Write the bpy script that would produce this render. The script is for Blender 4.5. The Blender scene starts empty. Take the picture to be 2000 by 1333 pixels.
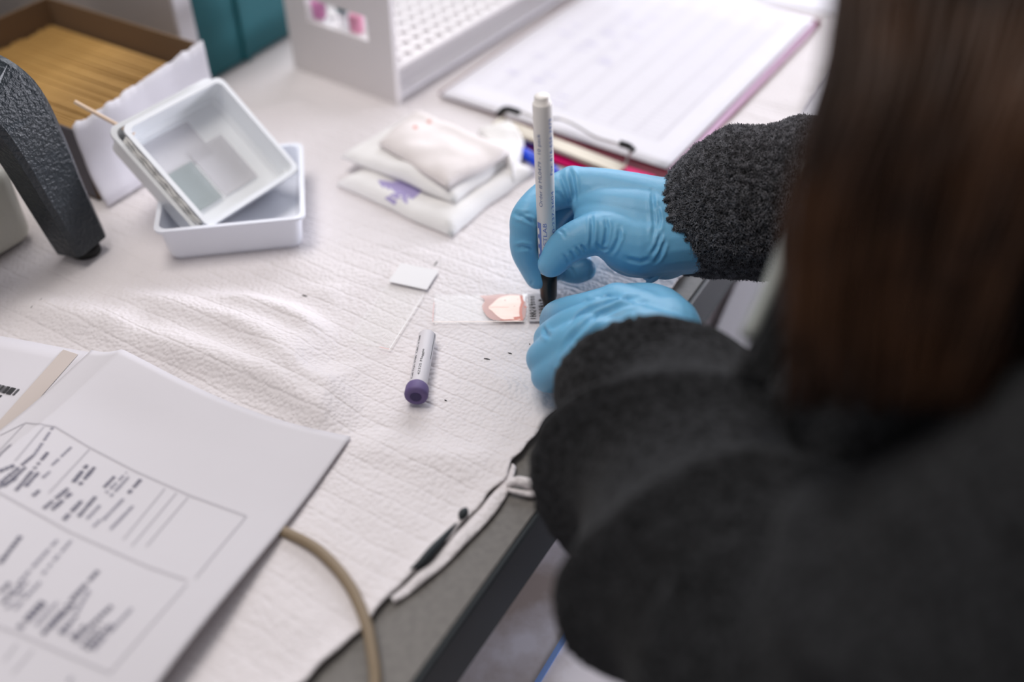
import bpy, bmesh, math, random
import numpy as np
from mathutils import Vector, Matrix, noise
from mathutils.bvhtree import BVHTree

random.seed(7)
SC = bpy.context.scene
COL = SC.collection
R = math.radians

# ------------------------------------------------------------------ camera
PITCH = R(42.0)
FPX = 35.0 / 36.0 * 2000
CAM = Vector((0.01818, -0.45136, 0.37929))
FW = Vector((0, math.cos(PITCH), -math.sin(PITCH)))
UP = Vector((0, math.sin(PITCH), math.cos(PITCH)))
RT = Vector((1, 0, 0))
cd = bpy.data.cameras.new('camera')
cam = bpy.data.objects.new('camera', cd)
COL.objects.link(cam)
cam.location = CAM
cam.rotation_euler = (R(90) - PITCH, 0, 0)
cd.lens = 35.0
cd.sensor_width = 36.0
cd.clip_start = 0.01
cd.dof.use_dof = True
cd.dof.focus_distance = 0.543
cd.dof.aperture_fstop = 2.3
SC.camera = cam

# ------------------------------------------------------------------ light and exposure
SC.view_settings.view_transform = 'Standard'
SC.view_settings.look = 'None'
SC.view_settings.exposure = -0.24
SC.view_settings.gamma = 1.0
w = bpy.data.worlds.new('world')
SC.world = w
w.use_nodes = True
w.node_tree.nodes['Background'].inputs[0].default_value = (0.80, 0.78, 0.86, 1)
w.node_tree.nodes['Background'].inputs[1].default_value = 0.25


def area(name, loc, aim, sx, sy, power, color):
    l = bpy.data.lights.new(name, 'AREA')
    l.shape = 'RECTANGLE'
    l.size = sx
    l.size_y = sy
    l.energy = power
    l.color = color
    o = bpy.data.objects.new(name, l)
    COL.objects.link(o)
    o.location = loc
    d = Vector(aim) - Vector(loc)
    o.rotation_euler = d.to_track_quat('-Z', 'Y').to_euler()
    return o


area('window_light', (0.35, 2.2, 1.3), (0, 0, 0), 2.0, 1.4, 52, (0.90, 0.92, 1.0))
area('ceiling_light', (-0.45, 0.10, 1.9), (0, 0, 0), 1.2, 0.7, 26, (1.0, 0.95, 0.91))
area('room_light', (-0.2, -1.7, 1.7), (0.1, -0.2, -0.1), 1.2, 0.8, 4, (1.0, 0.96, 0.95))
area('side_fill_light', (1.6, 0.9, 0.28), (0.12, 0.0, -0.1), 0.9, 0.5, 40, (0.90, 0.90, 1.0))  # low fill added to brighten the shelf and the gap below the desk edge


# ------------------------------------------------------------------ helpers
def at(px, py, z=0.0):
    d = FW + RT * ((px - 1000) / FPX) - UP * ((py - 666.5) / FPX)
    return CAM + d * ((z - CAM.z) / d.z)


def deep(px, py, dep):
    d = FW + RT * ((px - 1000) / FPX) - UP * ((py - 666.5) / FPX)
    return CAM + d * dep


def proj(p):
    d = Vector(p) - CAM
    z = d.dot(FW)
    return 1000 + FPX * d.dot(RT) / z, 666.5 - FPX * d.dot(UP) / z


# desk axes: DV runs along the front edge of the desk, DU points over the edge
DV = Vector((0.5115, 0.8593, 0.0)).normalized()
DU = Vector((DV.y, -DV.x, 0.0))
EDGE = Vector((0.032, -0.151, 0.0))


def uv(u, v, z=0.0, o=EDGE):
    return o + DU * u + DV * v + Vector((0, 0, z))


def to_uv(p, o=EDGE):
    q = Vector(p) - o
    return q.dot(DU), q.dot(DV)


MATS = {}


def mat(name, col, rough=0.5, metal=0.0, spec=0.5, bump=None, noise_col=None, trans=0, sheen=0, sss=0, alpha=1.0, coat=0.0, ior=1.45):
    if name in MATS:
        return MATS[name]
    m = bpy.data.materials.new(name)
    m.use_nodes = True
    nt = m.node_tree
    b = nt.nodes['Principled BSDF']
    b.inputs['Base Color'].default_value = (*col, 1)
    b.inputs['Roughness'].default_value = rough
    b.inputs['Metallic'].default_value = metal
    b.inputs['Specular IOR Level'].default_value = spec
    b.inputs['Transmission Weight'].default_value = trans
    b.inputs['Sheen Weight'].default_value = sheen
    b.inputs['Alpha'].default_value = alpha
    b.inputs['Coat Weight'].default_value = coat
    b.inputs['IOR'].default_value = ior
    if sss:
        b.inputs['Subsurface Weight'].default_value = sss
        b.inputs['Subsurface Scale'].default_value = 0.004
    tc = nt.nodes.new('ShaderNodeTexCoord')
    if noise_col:
        c2, sc, lo, hi = noise_col
        n = nt.nodes.new('ShaderNodeTexNoise')
        n.inputs['Scale'].default_value = sc
        n.inputs['Detail'].default_value = 5
        r = nt.nodes.new('ShaderNodeValToRGB')
        r.color_ramp.elements[0].position = lo
        r.color_ramp.elements[1].position = hi
        r.color_ramp.elements[0].color = (*col, 1)
        r.color_ramp.elements[1].color = (*c2, 1)
        nt.links.new(tc.outputs['Object'], n.inputs['Vector'])
        nt.links.new(n.outputs['Fac'], r.inputs['Fac'])
        nt.links.new(r.outputs['Color'], b.inputs['Base Color'])
    if bump:
        sc, dist, stren = bump
        n = nt.nodes.new('ShaderNodeTexNoise')
        n.inputs['Scale'].default_value = sc
        n.inputs['Detail'].default_value = 4
        bp = nt.nodes.new('ShaderNodeBump')
        bp.inputs['Distance'].default_value = dist
        bp.inputs['Strength'].default_value = stren
        nt.links.new(tc.outputs['Object'], n.inputs['Vector'])
        nt.links.new(n.outputs['Fac'], bp.inputs['Height'])
        nt.links.new(bp.outputs['Normal'], b.inputs['Normal'])
    MATS[name] = m
    return m


def thin_glass(name, tint, gloss=0.06, rough=0.03):
    m = bpy.data.materials.new(name)
    m.use_nodes = True
    nt = m.node_tree
    nt.nodes.clear()
    o = nt.nodes.new('ShaderNodeOutputMaterial')
    mx = nt.nodes.new('ShaderNodeMixShader')
    tr = nt.nodes.new('ShaderNodeBsdfTransparent')
    tr.inputs[0].default_value = (*tint, 1)
    gl = nt.nodes.new('ShaderNodeBsdfGlossy')
    gl.inputs['Roughness'].default_value = rough
    mx.inputs[0].default_value = gloss
    nt.links.new(tr.outputs[0], mx.inputs[1])
    nt.links.new(gl.outputs[0], mx.inputs[2])
    nt.links.new(mx.outputs[0], o.inputs[0])
    return m


def link(name, me, m=None, parent=None, smooth=False):
    o = bpy.data.objects.new(name, me)
    COL.objects.link(o)
    if m:
        me.materials.clear()
        me.materials.append(m)
    if parent:
        o.parent = parent
        o.matrix_parent_inverse = Matrix.Identity(4)
        pm = parent.matrix_basis.copy()
        q = parent.parent
        while q:
            pm = q.matrix_basis @ pm
            q = q.parent
        o.matrix_basis = pm.inverted() @ o.matrix_basis
    if smooth:
        for p in me.polygons:
            p.use_smooth = True
    return o


def ob(name, bm, m, parent=None, smooth=False):
    me = bpy.data.meshes.new(name)
    bmesh.ops.recalc_face_normals(bm, faces=bm.faces)
    bm.to_mesh(me)
    bm.free()
    return link(name, me, m, parent, smooth)


def empty(name, loc, label, cat, group=None, rz=0):
    o = bpy.data.objects.new(name, None)
    COL.objects.link(o)
    o.location = loc
    o.rotation_euler = (0, 0, rz)
    o.empty_display_size = 0.02
    return tag(o, label, cat, group)


def tag(o, label, cat, group=None):
    o['label'] = label
    o['category'] = cat
    if group:
        o['group'] = group
    return o


def struct(o):
    o['kind'] = 'structure'
    return o


def add_hexa(bm, pts):
    """eight points: bottom loop of four, top loop of four"""
    v = [bm.verts.new(p) for p in pts]
    for f in ((3, 2, 1, 0), (4, 5, 6, 7), (0, 1, 5, 4), (1, 2, 6, 5), (2, 3, 7, 6), (3, 0, 4, 7)):
        bm.faces.new([v[i] for i in f])
    return v


def add_box(bm, o, ax, ay, az, bev=0.0, seg=2):
    o = Vector(o); ax = Vector(ax); ay = Vector(ay); az = Vector(az)
    b2 = bmesh.new()
    add_hexa(b2, [o, o + ax, o + ax + ay, o + ay, o + az, o + ax + az, o + ax + ay + az, o + ay + az])
    if bev:
        bmesh.ops.bevel(b2, geom=list(b2.edges), offset=bev, segments=seg, profile=0.5, affect='EDGES')
    me = bpy.data.meshes.new('t')
    b2.to_mesh(me)
    b2.free()
    bm.from_mesh(me)
    bpy.data.meshes.remove(me)


def prism(bm, pts, z0, z1, bev=0.0):
    b2 = bmesh.new()
    lo = [b2.verts.new((p[0], p[1], z0)) for p in pts]
    hi = [b2.verts.new((p[0], p[1], z1)) for p in pts]
    n = len(pts)
    b2.faces.new(lo[::-1])
    b2.faces.new(hi)
    for i in range(n):
        b2.faces.new((lo[i], lo[(i + 1) % n], hi[(i + 1) % n], hi[i]))
    if bev:
        bmesh.ops.bevel(b2, geom=list(b2.edges), offset=bev, segments=2, profile=0.5, affect='EDGES')
    me = bpy.data.meshes.new('t')
    b2.to_mesh(me)
    b2.free()
    bm.from_mesh(me)
    bpy.data.meshes.remove(me)


def smooth_path(pts, n=8):
    P = [Vector(p) for p in pts]
    out = []
    for i in range(len(P) - 1):
        p0 = P[max(i - 1, 0)]; p1 = P[i]; p2 = P[i + 1]; p3 = P[min(i + 2, len(P) - 1)]
        for k in range(n):
            t = k / n
            out.append(0.5 * ((2 * p1) + (p2 - p0) * t + (2 * p0 - 5 * p1 + 4 * p2 - p3) * t * t + (3 * p1 - p0 - 3 * p2 + p3) * t ** 3))
    out.append(P[-1])
    return out


def add_tube(bm, pts, rad, seg=10, caps=True, flat=None):
    n = len(pts)
    rings = []
    prev = None
    for i, p in enumerate(pts):
        p = Vector(p)
        t = (Vector(pts[min(i + 1, n - 1)]) - Vector(pts[max(i - 1, 0)])).normalized()
        if prev is None:
            a = t.orthogonal().normalized()
        else:
            a = (prev - t * prev.dot(t)).normalized()
        prev = a
        b = t.cross(a)
        r = rad[i] if hasattr(rad, '__len__') else rad
        rings.append([bm.verts.new(p + a * (r * math.cos(2 * math.pi * k / seg)) + b * (r * math.sin(2 * math.pi * k / seg))) for k in range(seg)])
    for i in range(n - 1):
        for k in range(seg):
            bm.faces.new((rings[i][k], rings[i][(k + 1) % seg], rings[i + 1][(k + 1) % seg], rings[i + 1][k]))
    if caps:
        bm.faces.new(rings[0][::-1])
        bm.faces.new(rings[-1])


def add_lathe(bm, o, axis, prof, seg=28):
    """prof: list of (distance along axis, radius)"""
    o = Vector(o); axis = Vector(axis).normalized()
    a = axis.orthogonal().normalized(); b = axis.cross(a)
    rings = []
    for h, r in prof:
        rings.append([bm.verts.new(o + axis * h + a * (max(r, 1e-5) * math.cos(2 * math.pi * k / seg)) + b * (max(r, 1e-5) * math.sin(2 * math.pi * k / seg))) for k in range(seg)])
    for i in range(len(rings) - 1):
        for k in range(seg):
            bm.faces.new((rings[i][k], rings[i][(k + 1) % seg], rings[i + 1][(k + 1) % seg], rings[i + 1][k]))
    bm.faces.new(rings[0][::-1])
    bm.faces.new(rings[-1])


def strip(bm, pts, wid, hf=None, lift=0.0, up=Vector((0, 0, 1))):
    """flat ribbon along pts; hf gives the height of the surface under it"""
    pts = [Vector(p) for p in pts]
    L = []
    for i, p in enumerate(pts):
        t = (pts[min(i + 1, len(pts) - 1)] - pts[max(i - 1, 0)]).normalized()
        s = t.cross(up).normalized() * (wid / 2)
        row = []
        for q in (p - s, p + s):
            if hf:
                q = Vector((q.x, q.y, hf(q.x, q.y) + lift))
            row.append(bm.verts.new(q))
        L.append(row)
    for i in range(len(L) - 1):
        bm.faces.new((L[i][0], L[i][1], L[i + 1][1], L[i + 1][0]))


def lerp(a, b, t):
    return a + (b - a) * t


def text_mesh(s, size=1.0):
    """flat mesh of a line of text: returns (verts, faces, width)"""
    c = bpy.data.curves.new('t', 'FONT')
    c.body = s
    c.size = size
    c.resolution_u = 3
    o = bpy.data.objects.new('t', c)
    COL.objects.link(o)
    dg = bpy.context.evaluated_depsgraph_get()
    me = bpy.data.meshes.new_from_object(o.evaluated_get(dg))
    bm = bmesh.new()
    bm.from_mesh(me)
    bmesh.ops.triangulate(bm, faces=bm.faces)
    bmesh.ops.subdivide_edges(bm, edges=[e for e in bm.edges if e.calc_length() > size * 0.3], cuts=2)
    bm.verts.ensure_lookup_table()
    V = [v.co.copy() for v in bm.verts]
    Fc = [[v.index for v in f.verts] for f in bm.faces]
    bm.verts.index_update()
    bm.free()
    bpy.data.objects.remove(o)
    bpy.data.curves.remove(c)
    bpy.data.meshes.remove(me)
    return V, Fc, max(v.x for v in V)


def remesh(bm, voxel, smooth=6, name='m'):
    me = bpy.data.meshes.new(name)
    bmesh.ops.recalc_face_normals(bm, faces=bm.faces)
    bm.to_mesh(me)
    bm.free()
    o = bpy.data.objects.new('tmp', me)
    COL.objects.link(o)
    md = o.modifiers.new('r', 'REMESH')
    md.mode = 'VOXEL'
    md.voxel_size = voxel
    md.use_smooth_shade = True
    if smooth:
        s = o.modifiers.new('s', 'SMOOTH')
        s.iterations = smooth
        s.factor = 0.5
    dg = bpy.context.evaluated_depsgraph_get()
    out = bpy.data.meshes.new_from_object(o.evaluated_get(dg))
    bpy.data.objects.remove(o)
    bpy.data.meshes.remove(me)
    out.name = name
    return out


def add_ball(bm, c, r, s=(1, 1, 1), rot=None, seg=18):
    M = Matrix.Translation(Vector(c)) @ (rot.to_4x4() if rot else Matrix.Identity(4)) @ Matrix.Diagonal((r * s[0], r * s[1], r * s[2], 1))
    bmesh.ops.create_uvsphere(bm, u_segments=seg, v_segments=seg // 2 + 2, radius=1, matrix=M)


def add_chain(bm, pts, rad):
    """limb of tapering capsules through the joints"""
    P = smooth_path(pts, 5)
    n = len(P)
    k = (len(pts) - 1)
    Rr = []
    for i in range(n):
        t = i / (n - 1) * k
        j = min(int(t), k - 1)
        Rr.append(rad[j] + (rad[j + 1] - rad[j]) * (t - j))
    for i in range(n):
        add_ball(bm, P[i], Rr[i], seg=16)
    for i in range(n - 1):
        add_tube(bm, [P[i], P[i + 1]], [Rr[i], Rr[i + 1]], seg=16)


def get_np(me):
    n = len(me.vertices)
    co = np.empty(n * 3)
    me.vertices.foreach_get('co', co)
    no = np.empty(n * 3)
    me.vertices.foreach_get('normal', no)
    return co.reshape(-1, 3), no.reshape(-1, 3)


def set_np(me, co):
    me.vertices.foreach_set('co', co.ravel())
    me.update()


def seg_dist(co, a, b):
    a = np.array(a); b = np.array(b)
    d = b - a
    t = np.clip(((co - a) @ d) / max(d @ d, 1e-12), 0, 1)
    return np.linalg.norm(co - (a + t[:, None] * d), axis=1), t


def crease(me, lines):
    """lines: (list of pixel points seen on the surface, width, depth)"""
    co, no = get_np(me)
    bv = BVHTree.FromPolygons([tuple(c) for c in co], [tuple(p.vertices) for p in me.polygons])
    disp = np.zeros(len(co))
    for px, wd, dp in lines:
        hit = []
        for i in range(len(px) - 1):
            for k in range(5):
                t = k / 5
                x = lerp(px[i][0], px[i + 1][0], t); y = lerp(px[i][1], px[i + 1][1], t)
                d = (FW + RT * ((x - 1000) / FPX) - UP * ((y - 666.5) / FPX)).normalized()
                h = bv.ray_cast(CAM, d)
                if h[0] is not None:
                    hit.append(h[0])
        if len(hit) < 2:
            continue
        best = np.full(len(co), 1e9); tt = np.zeros(len(co))
        for i in range(len(hit) - 1):
            if (hit[i + 1] - hit[i]).length > 0.012:
                continue
            dd, t = seg_dist(co, hit[i], hit[i + 1])
            mk = dd < best
            best[mk] = dd[mk]; tt[mk] = (i + t[mk]) / (len(hit) - 1)
        fade = np.clip(np.sin(np.pi * np.clip(tt, 0.03, 0.97)) * 1.6, 0, 1)
        x = best / wd
        disp += fade * dp * (-np.exp(-x * x) + 0.55 * np.exp(-((x - 1.7) ** 2)))
    set_np(me, co + no * disp[:, None])


# ------------------------------------------------------------------ materials
M_desk = mat('desk_laminate', (0.135, 0.125, 0.115), 0.45, bump=(900, 0.0002, 0.3), noise_col=((0.17, 0.158, 0.145), 300, 0.35, 0.65))
M_edge = mat('desk_edge_band', (0.010, 0.016, 0.020), 0.55)
M_floor = mat('floor_vinyl', (0.55, 0.52, 0.56), 0.35, noise_col=((0.42, 0.38, 0.38), 6, 0.4, 0.7))
M_gloss = mat('glossy_laminate', (0.88, 0.85, 0.93), 0.22, coat=0.3, noise_col=((0.50, 0.42, 0.39), 17, 0.45, 0.64))  # brown blotches in the colour stand in for blurred reflections
M_paper = mat('paper', (0.66, 0.635, 0.66), 0.8, spec=0.2, bump=(60, 0.0006, 0.3))
M_paper2 = mat('paper_bright', (0.80, 0.785, 0.83), 0.8, spec=0.2, bump=(40, 0.001, 0.4))
M_ink = mat('black_ink', (0.02, 0.02, 0.022), 0.6)
M_greyink = mat('grey_ink', (0.30, 0.29, 0.34), 0.7)
M_line = mat('pale_rule_ink', (0.50, 0.48, 0.51), 0.7)
M_pale = mat('faint_rule_ink', (0.60, 0.58, 0.64), 0.7)
M_blueink = mat('faint_blue_ink', (0.48, 0.45, 0.72), 0.7)
M_tray = mat('tray_plastic', (0.86, 0.88, 0.95), 0.3, coat=0.2)
M_tray2 = mat('clear_tray_plastic', (0.88, 0.90, 0.92), 0.14, coat=0.5)
M_white = mat('white_plastic', (0.74, 0.70, 0.695), 0.4)
M_orgshade = mat('organizer_shaded_white', (0.50, 0.45, 0.42), 0.5)  # white plastic greyed down: shade on the panel's front is in the colour
M_whiteside = mat('organizer_rim', (0.72, 0.70, 0.73), 0.4)
M_teal = mat('teal_plastic', (0.003, 0.105, 0.125), 0.55)
M_card = mat('kraft_card', (0.20, 0.13, 0.075), 0.8, bump=(150, 0.0005, 0.4))
M_cardshade = mat('shaded_card', (0.10, 0.092, 0.105), 0.75, bump=(150, 0.0005, 0.4))  # card darkened to grey: the side wall's shade is painted in
M_stick = mat('wood_stick', (0.47, 0.27, 0.08), 0.6, noise_col=((0.62, 0.38, 0.13), 22, 0.35, 0.65))
M_stick2 = mat('pale_wood', (0.80, 0.62, 0.47), 0.6)
M_hammer = mat('hammered_paint', (0.010, 0.016, 0.021), 0.34, bump=(420, 0.0016, 0.7), coat=0.2)
M_beige = mat('beige_enamel', (0.55, 0.54, 0.47), 0.3, bump=(500, 0.0003, 0.4))
M_rubber = mat('black_rubber', (0.006, 0.006, 0.006), 0.6)
M_black = mat('black_plastic', (0.006, 0.006, 0.006), 0.35)
M_marker = mat('marker_barrel', (0.90, 0.86, 0.82), 0.4)
M_print = mat('blue_print', (0.16, 0.24, 0.58), 0.5)
M_print2 = mat('grey_blue_print', (0.20, 0.25, 0.42), 0.5)
M_gauze = mat('gauze', (0.87, 0.85, 0.835), 0.9, spec=0.1, bump=(500, 0.0005, 0.5))
M_bag = mat('plastic_bag', (0.78, 0.72, 0.70), 0.55, bump=(35, 0.003, 0.5))
M_purple = mat('purple_stain', (0.42, 0.36, 0.62), 0.9)
M_purpled = mat('dark_purple_stain', (0.16, 0.10, 0.33), 0.9)
M_red = mat('red_stain', (0.75, 0.30, 0.25), 0.9)
M_maroon = mat('maroon_board', (0.11, 0.006, 0.016), 0.6, spec=0.15)
M_magenta = mat('magenta_board', (0.66, 0.006, 0.13), 0.55, spec=0.15)
M_metal = mat('clip_metal', (0.50, 0.45, 0.37), 0.5, metal=0.55)
M_wire = mat('clip_wire', (0.42, 0.40, 0.38), 0.3, metal=0.8)
M_bluepen = mat('blue_pen_plastic', (0.012, 0.07, 0.70), 0.3)
M_cap = mat('purple_cap', (0.14, 0.10, 0.24), 0.6)
M_capd = mat('purple_cap_shade', (0.035, 0.022, 0.09), 0.6)  # darker purple paints the recess shade on a flat disc
M_label = mat('tube_label', (0.70, 0.67, 0.70), 0.5)
M_cable = mat('cable_jacket', (0.26, 0.195, 0.125), 0.55)
M_lane = mat('blue_edging', (0.22, 0.36, 0.75), 0.4)
M_hair = mat('brown_hair', (0.020, 0.0085, 0.004), 0.45, spec=0.35, noise_col=((0.062, 0.025, 0.009), 30, 0.4, 0.65))
M_skin = mat('skin', (0.55, 0.33, 0.24), 0.5, sss=0.2)
M_pants = mat('dark_trousers', (0.015, 0.015, 0.02), 0.9)
M_glass = thin_glass('slide_glass', (0.97, 0.97, 0.965), 0.035)
M_clear = thin_glass('clear_plate', (0.985, 0.985, 0.98), 0.012)
M_frost = mat('frosted_end', (0.80, 0.785, 0.79), 0.6)


def glove_mat():
    m = mat('blue_nitrile', (0.155, 0.42, 0.64), 0.42, spec=0.4, sss=0.12)
    nt = m.node_tree
    b = nt.nodes['Principled BSDF']
    tc = nt.nodes.new('ShaderNodeTexCoord')
    n1 = nt.nodes.new('ShaderNodeTexNoise'); n1.inputs['Scale'].default_value = 160; n1.inputs['Detail'].default_value = 5
    n2 = nt.nodes.new('ShaderNodeTexNoise'); n2.inputs['Scale'].default_value = 2200; n2.inputs['Detail'].default_value = 2
    b1 = nt.nodes.new('ShaderNodeBump'); b1.inputs['Distance'].default_value = 0.0008; b1.inputs['Strength'].default_value = 0.22
    b2 = nt.nodes.new('ShaderNodeBump'); b2.inputs['Distance'].default_value = 0.0001; b2.inputs['Strength'].default_value = 0.5
    nt.links.new(tc.outputs['Object'], n1.inputs['Vector'])
    nt.links.new(tc.outputs['Object'], n2.inputs['Vector'])
    nt.links.new(n1.outputs['Fac'], b1.inputs['Height'])
    nt.links.new(n2.outputs['Fac'], b2.inputs['Height'])
    nt.links.new(b1.outputs['Normal'], b2.inputs['Normal'])
    nt.links.new(b2.outputs['Normal'], b.inputs['Normal'])
    return m


def fleece_mat(name, c1, c2):
    m = mat(name, c1, 1.0, spec=0.05, sheen=0.06)
    nt = m.node_tree
    b = nt.nodes['Principled BSDF']
    b.inputs['Sheen Roughness'].default_value = 0.6
    tc = nt.nodes.new('ShaderNodeTexCoord')
    n1 = nt.nodes.new('ShaderNodeTexNoise'); n1.inputs['Scale'].default_value = 420; n1.inputs['Detail'].default_value = 4
    r = nt.nodes.new('ShaderNodeValToRGB')
    r.color_ramp.elements[0].position = 0.38; r.color_ramp.elements[1].position = 0.64
    r.color_ramp.elements[0].color = (*c1, 1); r.color_ramp.elements[1].color = (*c2, 1)
    bp = nt.nodes.new('ShaderNodeBump'); bp.inputs['Distance'].default_value = 0.002; bp.inputs['Strength'].default_value = 0.8
    nt.links.new(tc.outputs['Object'], n1.inputs['Vector'])
    nt.links.new(n1.outputs['Fac'], r.inputs['Fac'])
    nt.links.new(r.outputs['Color'], b.inputs['Base Color'])
    nt.links.new(n1.outputs['Fac'], bp.inputs['Height'])
    nt.links.new(bp.outputs['Normal'], b.inputs['Normal'])
    return m


def pad_mat():
    """white absorbent pad: embossed pebble grain, quilting lines along its length, weaker ones across"""
    m = mat('absorbent_pad', (0.77, 0.725, 0.73), 0.75, spec=0.25)
    nt = m.node_tree
    b = nt.nodes['Principled BSDF']
    L = nt.links.new
    tc = nt.nodes.new('ShaderNodeTexCoord')
    mp = nt.nodes.new('ShaderNodeMapping')
    mp.inputs['Rotation'].default_value = (0, 0, -math.atan2(DU.y, DU.x))
    L(tc.outputs['Object'], mp.inputs['Vector'])
    nz = nt.nodes.new('ShaderNodeTexNoise'); nz.inputs['Scale'].default_value = 28; nz.inputs['Detail'].default_value = 3
    L(mp.outputs[0], nz.inputs['Vector'])
    mixv = nt.nodes.new('ShaderNodeVectorMath'); mixv.operation = 'SCALE'; mixv.inputs['Scale'].default_value = 0.006
    L(nz.outputs['Color'], mixv.inputs[0])
    add = nt.nodes.new('ShaderNodeVectorMath'); add.operation = 'ADD'
    L(mp.outputs[0], add.inputs[0]); L(mixv.outputs[0], add.inputs[1])

    def lines(axis, period, sharp, weight):
        w1 = nt.nodes.new('ShaderNodeTexWave')
        w1.wave_type = 'BANDS'; w1.bands_direction = axis; w1.wave_profile = 'SIN'
        w1.inputs['Scale'].default_value = 2 * math.pi / period / 20.0
        w1.inputs['Distortion'].default_value = 0.0
        L(add.outputs[0], w1.inputs['Vector'])
        p = nt.nodes.new('ShaderNodeMath'); p.operation = 'POWER'; p.inputs[1].default_value = sharp
        L(w1.outputs['Fac'], p.inputs[0])
        s = nt.nodes.new('ShaderNodeMath'); s.operation = 'MULTIPLY'; s.inputs[1].default_value = weight
        L(p.outputs[0], s.inputs[0])
        return s
    a = lines('Y', 0.0125, 20, -0.75)
    c = lines('X', 0.0085, 14, -0.18)
    vo = nt.nodes.new('ShaderNodeTexVoronoi'); vo.feature = 'SMOOTH_F1'; vo.inputs['Smoothness'].default_value = 0.6
    vo.inputs['Scale'].default_value = 430
    L(add.outputs[0], vo.inputs['Vector'])
    vs = nt.nodes.new('ShaderNodeMath'); vs.operation = 'MULTIPLY'; vs.inputs[1].default_value = -1.5
    L(vo.outputs['Distance'], vs.inputs[0])
    n2 = nt.nodes.new('ShaderNodeTexNoise'); n2.inputs['Scale'].default_value = 120; n2.inputs['Detail'].default_value = 6
    L(mp.outputs[0], n2.inputs['Vector'])
    sm = nt.nodes.new('ShaderNodeMath'); sm.operation = 'ADD'; L(a.outputs[0], sm.inputs[0]); L(c.outputs[0], sm.inputs[1])
    s2 = nt.nodes.new('ShaderNodeMath'); s2.operation = 'ADD'; L(sm.outputs[0], s2.inputs[0]); L(vs.outputs[0], s2.inputs[1])
    s3 = nt.nodes.new('ShaderNodeMath'); s3.operation = 'ADD'; L(s2.outputs[0], s3.inputs[0]); L(n2.outputs['Fac'], s3.inputs[1])
    bp = nt.nodes.new('ShaderNodeBump'); bp.inputs['Distance'].default_value = 0.0009; bp.inputs['Strength'].default_value = 0.5
    L(s3.outputs[0], bp.inputs['Height'])
    L(bp.outputs['Normal'], b.inputs['Normal'])
    return m


def smear_mat():
    m = mat('blood_smear_film', (0.85, 0.45, 0.36), 0.2, coat=0.3)
    nt = m.node_tree
    b = nt.nodes['Principled BSDF']
    L = nt.links.new
    tc = nt.nodes.new('ShaderNodeTexCoord')
    n = nt.nodes.new('ShaderNodeTexNoise'); n.inputs['Scale'].default_value = 130; n.inputs['Detail'].default_value = 4
    mp = nt.nodes.new('ShaderNodeMapping'); mp.inputs['Scale'].default_value = (0.35, 1, 1)
    L(tc.outputs['Object'], mp.inputs['Vector']); L(mp.outputs[0], n.inputs['Vector'])
    r = nt.nodes.new('ShaderNodeValToRGB')
    r.color_ramp.elements[0].position = 0.3; r.color_ramp.elements[1].position = 0.7
    r.color_ramp.elements[0].color = (0.97, 0.77, 0.68, 1)
    r.color_ramp.elements[1].color = (0.92, 0.62, 0.50, 1)
    L(n.outputs['Fac'], r.inputs['Fac']); L(r.outputs['Color'], b.inputs['Base Color'])
    return m


M_glove = glove_mat()
M_fleece = fleece_mat('fleece', (0.007, 0.0073, 0.0076), (0.034, 0.035, 0.038))
M_pad = pad_mat()
M_smear = smear_mat()
M_smear_edge = mat('smear_edge_film', (0.62, 0.17, 0.10), 0.25)
M_smear_thin = mat('thin_smear_film', (0.72, 0.42, 0.37), 0.3, alpha=0.75)


# ------------------------------------------------------------------ setting: floor and desk
bm = bmesh.new()
add_box(bm, (-3, -3, -0.80), (6, 0, 0), (0, 6, 0), (0, 0, 0.05))
struct(ob('floor', bm, M_floor))

bm = bmesh.new()
desk = empty('desk', uv(-0.4, 0.3, -0.75), 'grey laminate laboratory desk with a dark edge band, under everything', 'desk')
add_box(bm, uv(-1.10, -0.75, -0.042), DU * 1.098, DV * 2.6, (0, 0, 0.042))
ob('worktop', bm, M_desk, desk)
bm = bmesh.new()
add_box(bm, uv(-0.002, -0.75, -0.0421), DU * 0.003, DV * 2.6, (0, 0, 0.0415), 0.0008, 1)
ob('edge_band', bm, M_edge, desk)
for (u0, v0) in ((-1.05, -0.70), (-1.05, 1.78), (-0.10, 1.78)):
    bm = bmesh.new()
    add_box(bm, uv(u0, v0, -0.75), DU * 0.05, DV * 0.05, (0, 0, 0.708), 0.003, 1)
    ob('leg', bm, M_edge, desk)

# drawer pedestal and pull-out shelf below the desk edge
ped = empty('drawer_pedestal', uv(-0.25, -0.45, -0.75), 'white drawer pedestal under the desk corner', 'cabinet')
bm = bmesh.new()
add_box(bm, uv(-0.45, -0.60, -0.75), DU * 0.425, DV * 0.42, (0, 0, 0.700), 0.002, 1)
ob('body', bm, M_gloss, ped)
for k in range(3):
    bm = bmesh.new()
    add_box(bm, uv(-0.022, -0.595, -0.74 + k * 0.232), DU * 0.018, DV * 0.41, (0, 0, 0.226), 0.002, 1)
    dr = ob('drawer', bm, M_whiteside, ped)
    bm = bmesh.new()
    add_tube(bm, smooth_path([uv(-0.004, -0.45, -0.60 + k * 0.232), uv(0.018, -0.44, -0.60 + k * 0.232), uv(0.018, -0.36, -0.60 + k * 0.232), uv(-0.004, -0.35, -0.60 + k * 0.232)], 5), 0.003)
    ob('handle', bm, M_metal, dr)
shelf = empty('pull_out_shelf', uv(0.05, 0.1, -0.10), 'glossy white pull-out shelf with a blue stripe below the desk edge', 'shelf')
bm = bmesh.new()
add_box(bm, uv(-0.30, -0.165, -0.112), DU * 0.395, DV * 0.72, (0, 0, 0.012), 0.002, 1)
ob('board', bm, M_gloss, shelf)
bm = bmesh.new()
a = at(1128, 1205, -0.0995); b = at(1046, 1340, -0.0995)
d = (b - a).normalized()
s = d.cross(Vector((0, 0, 1))) * 0.0014
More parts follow.
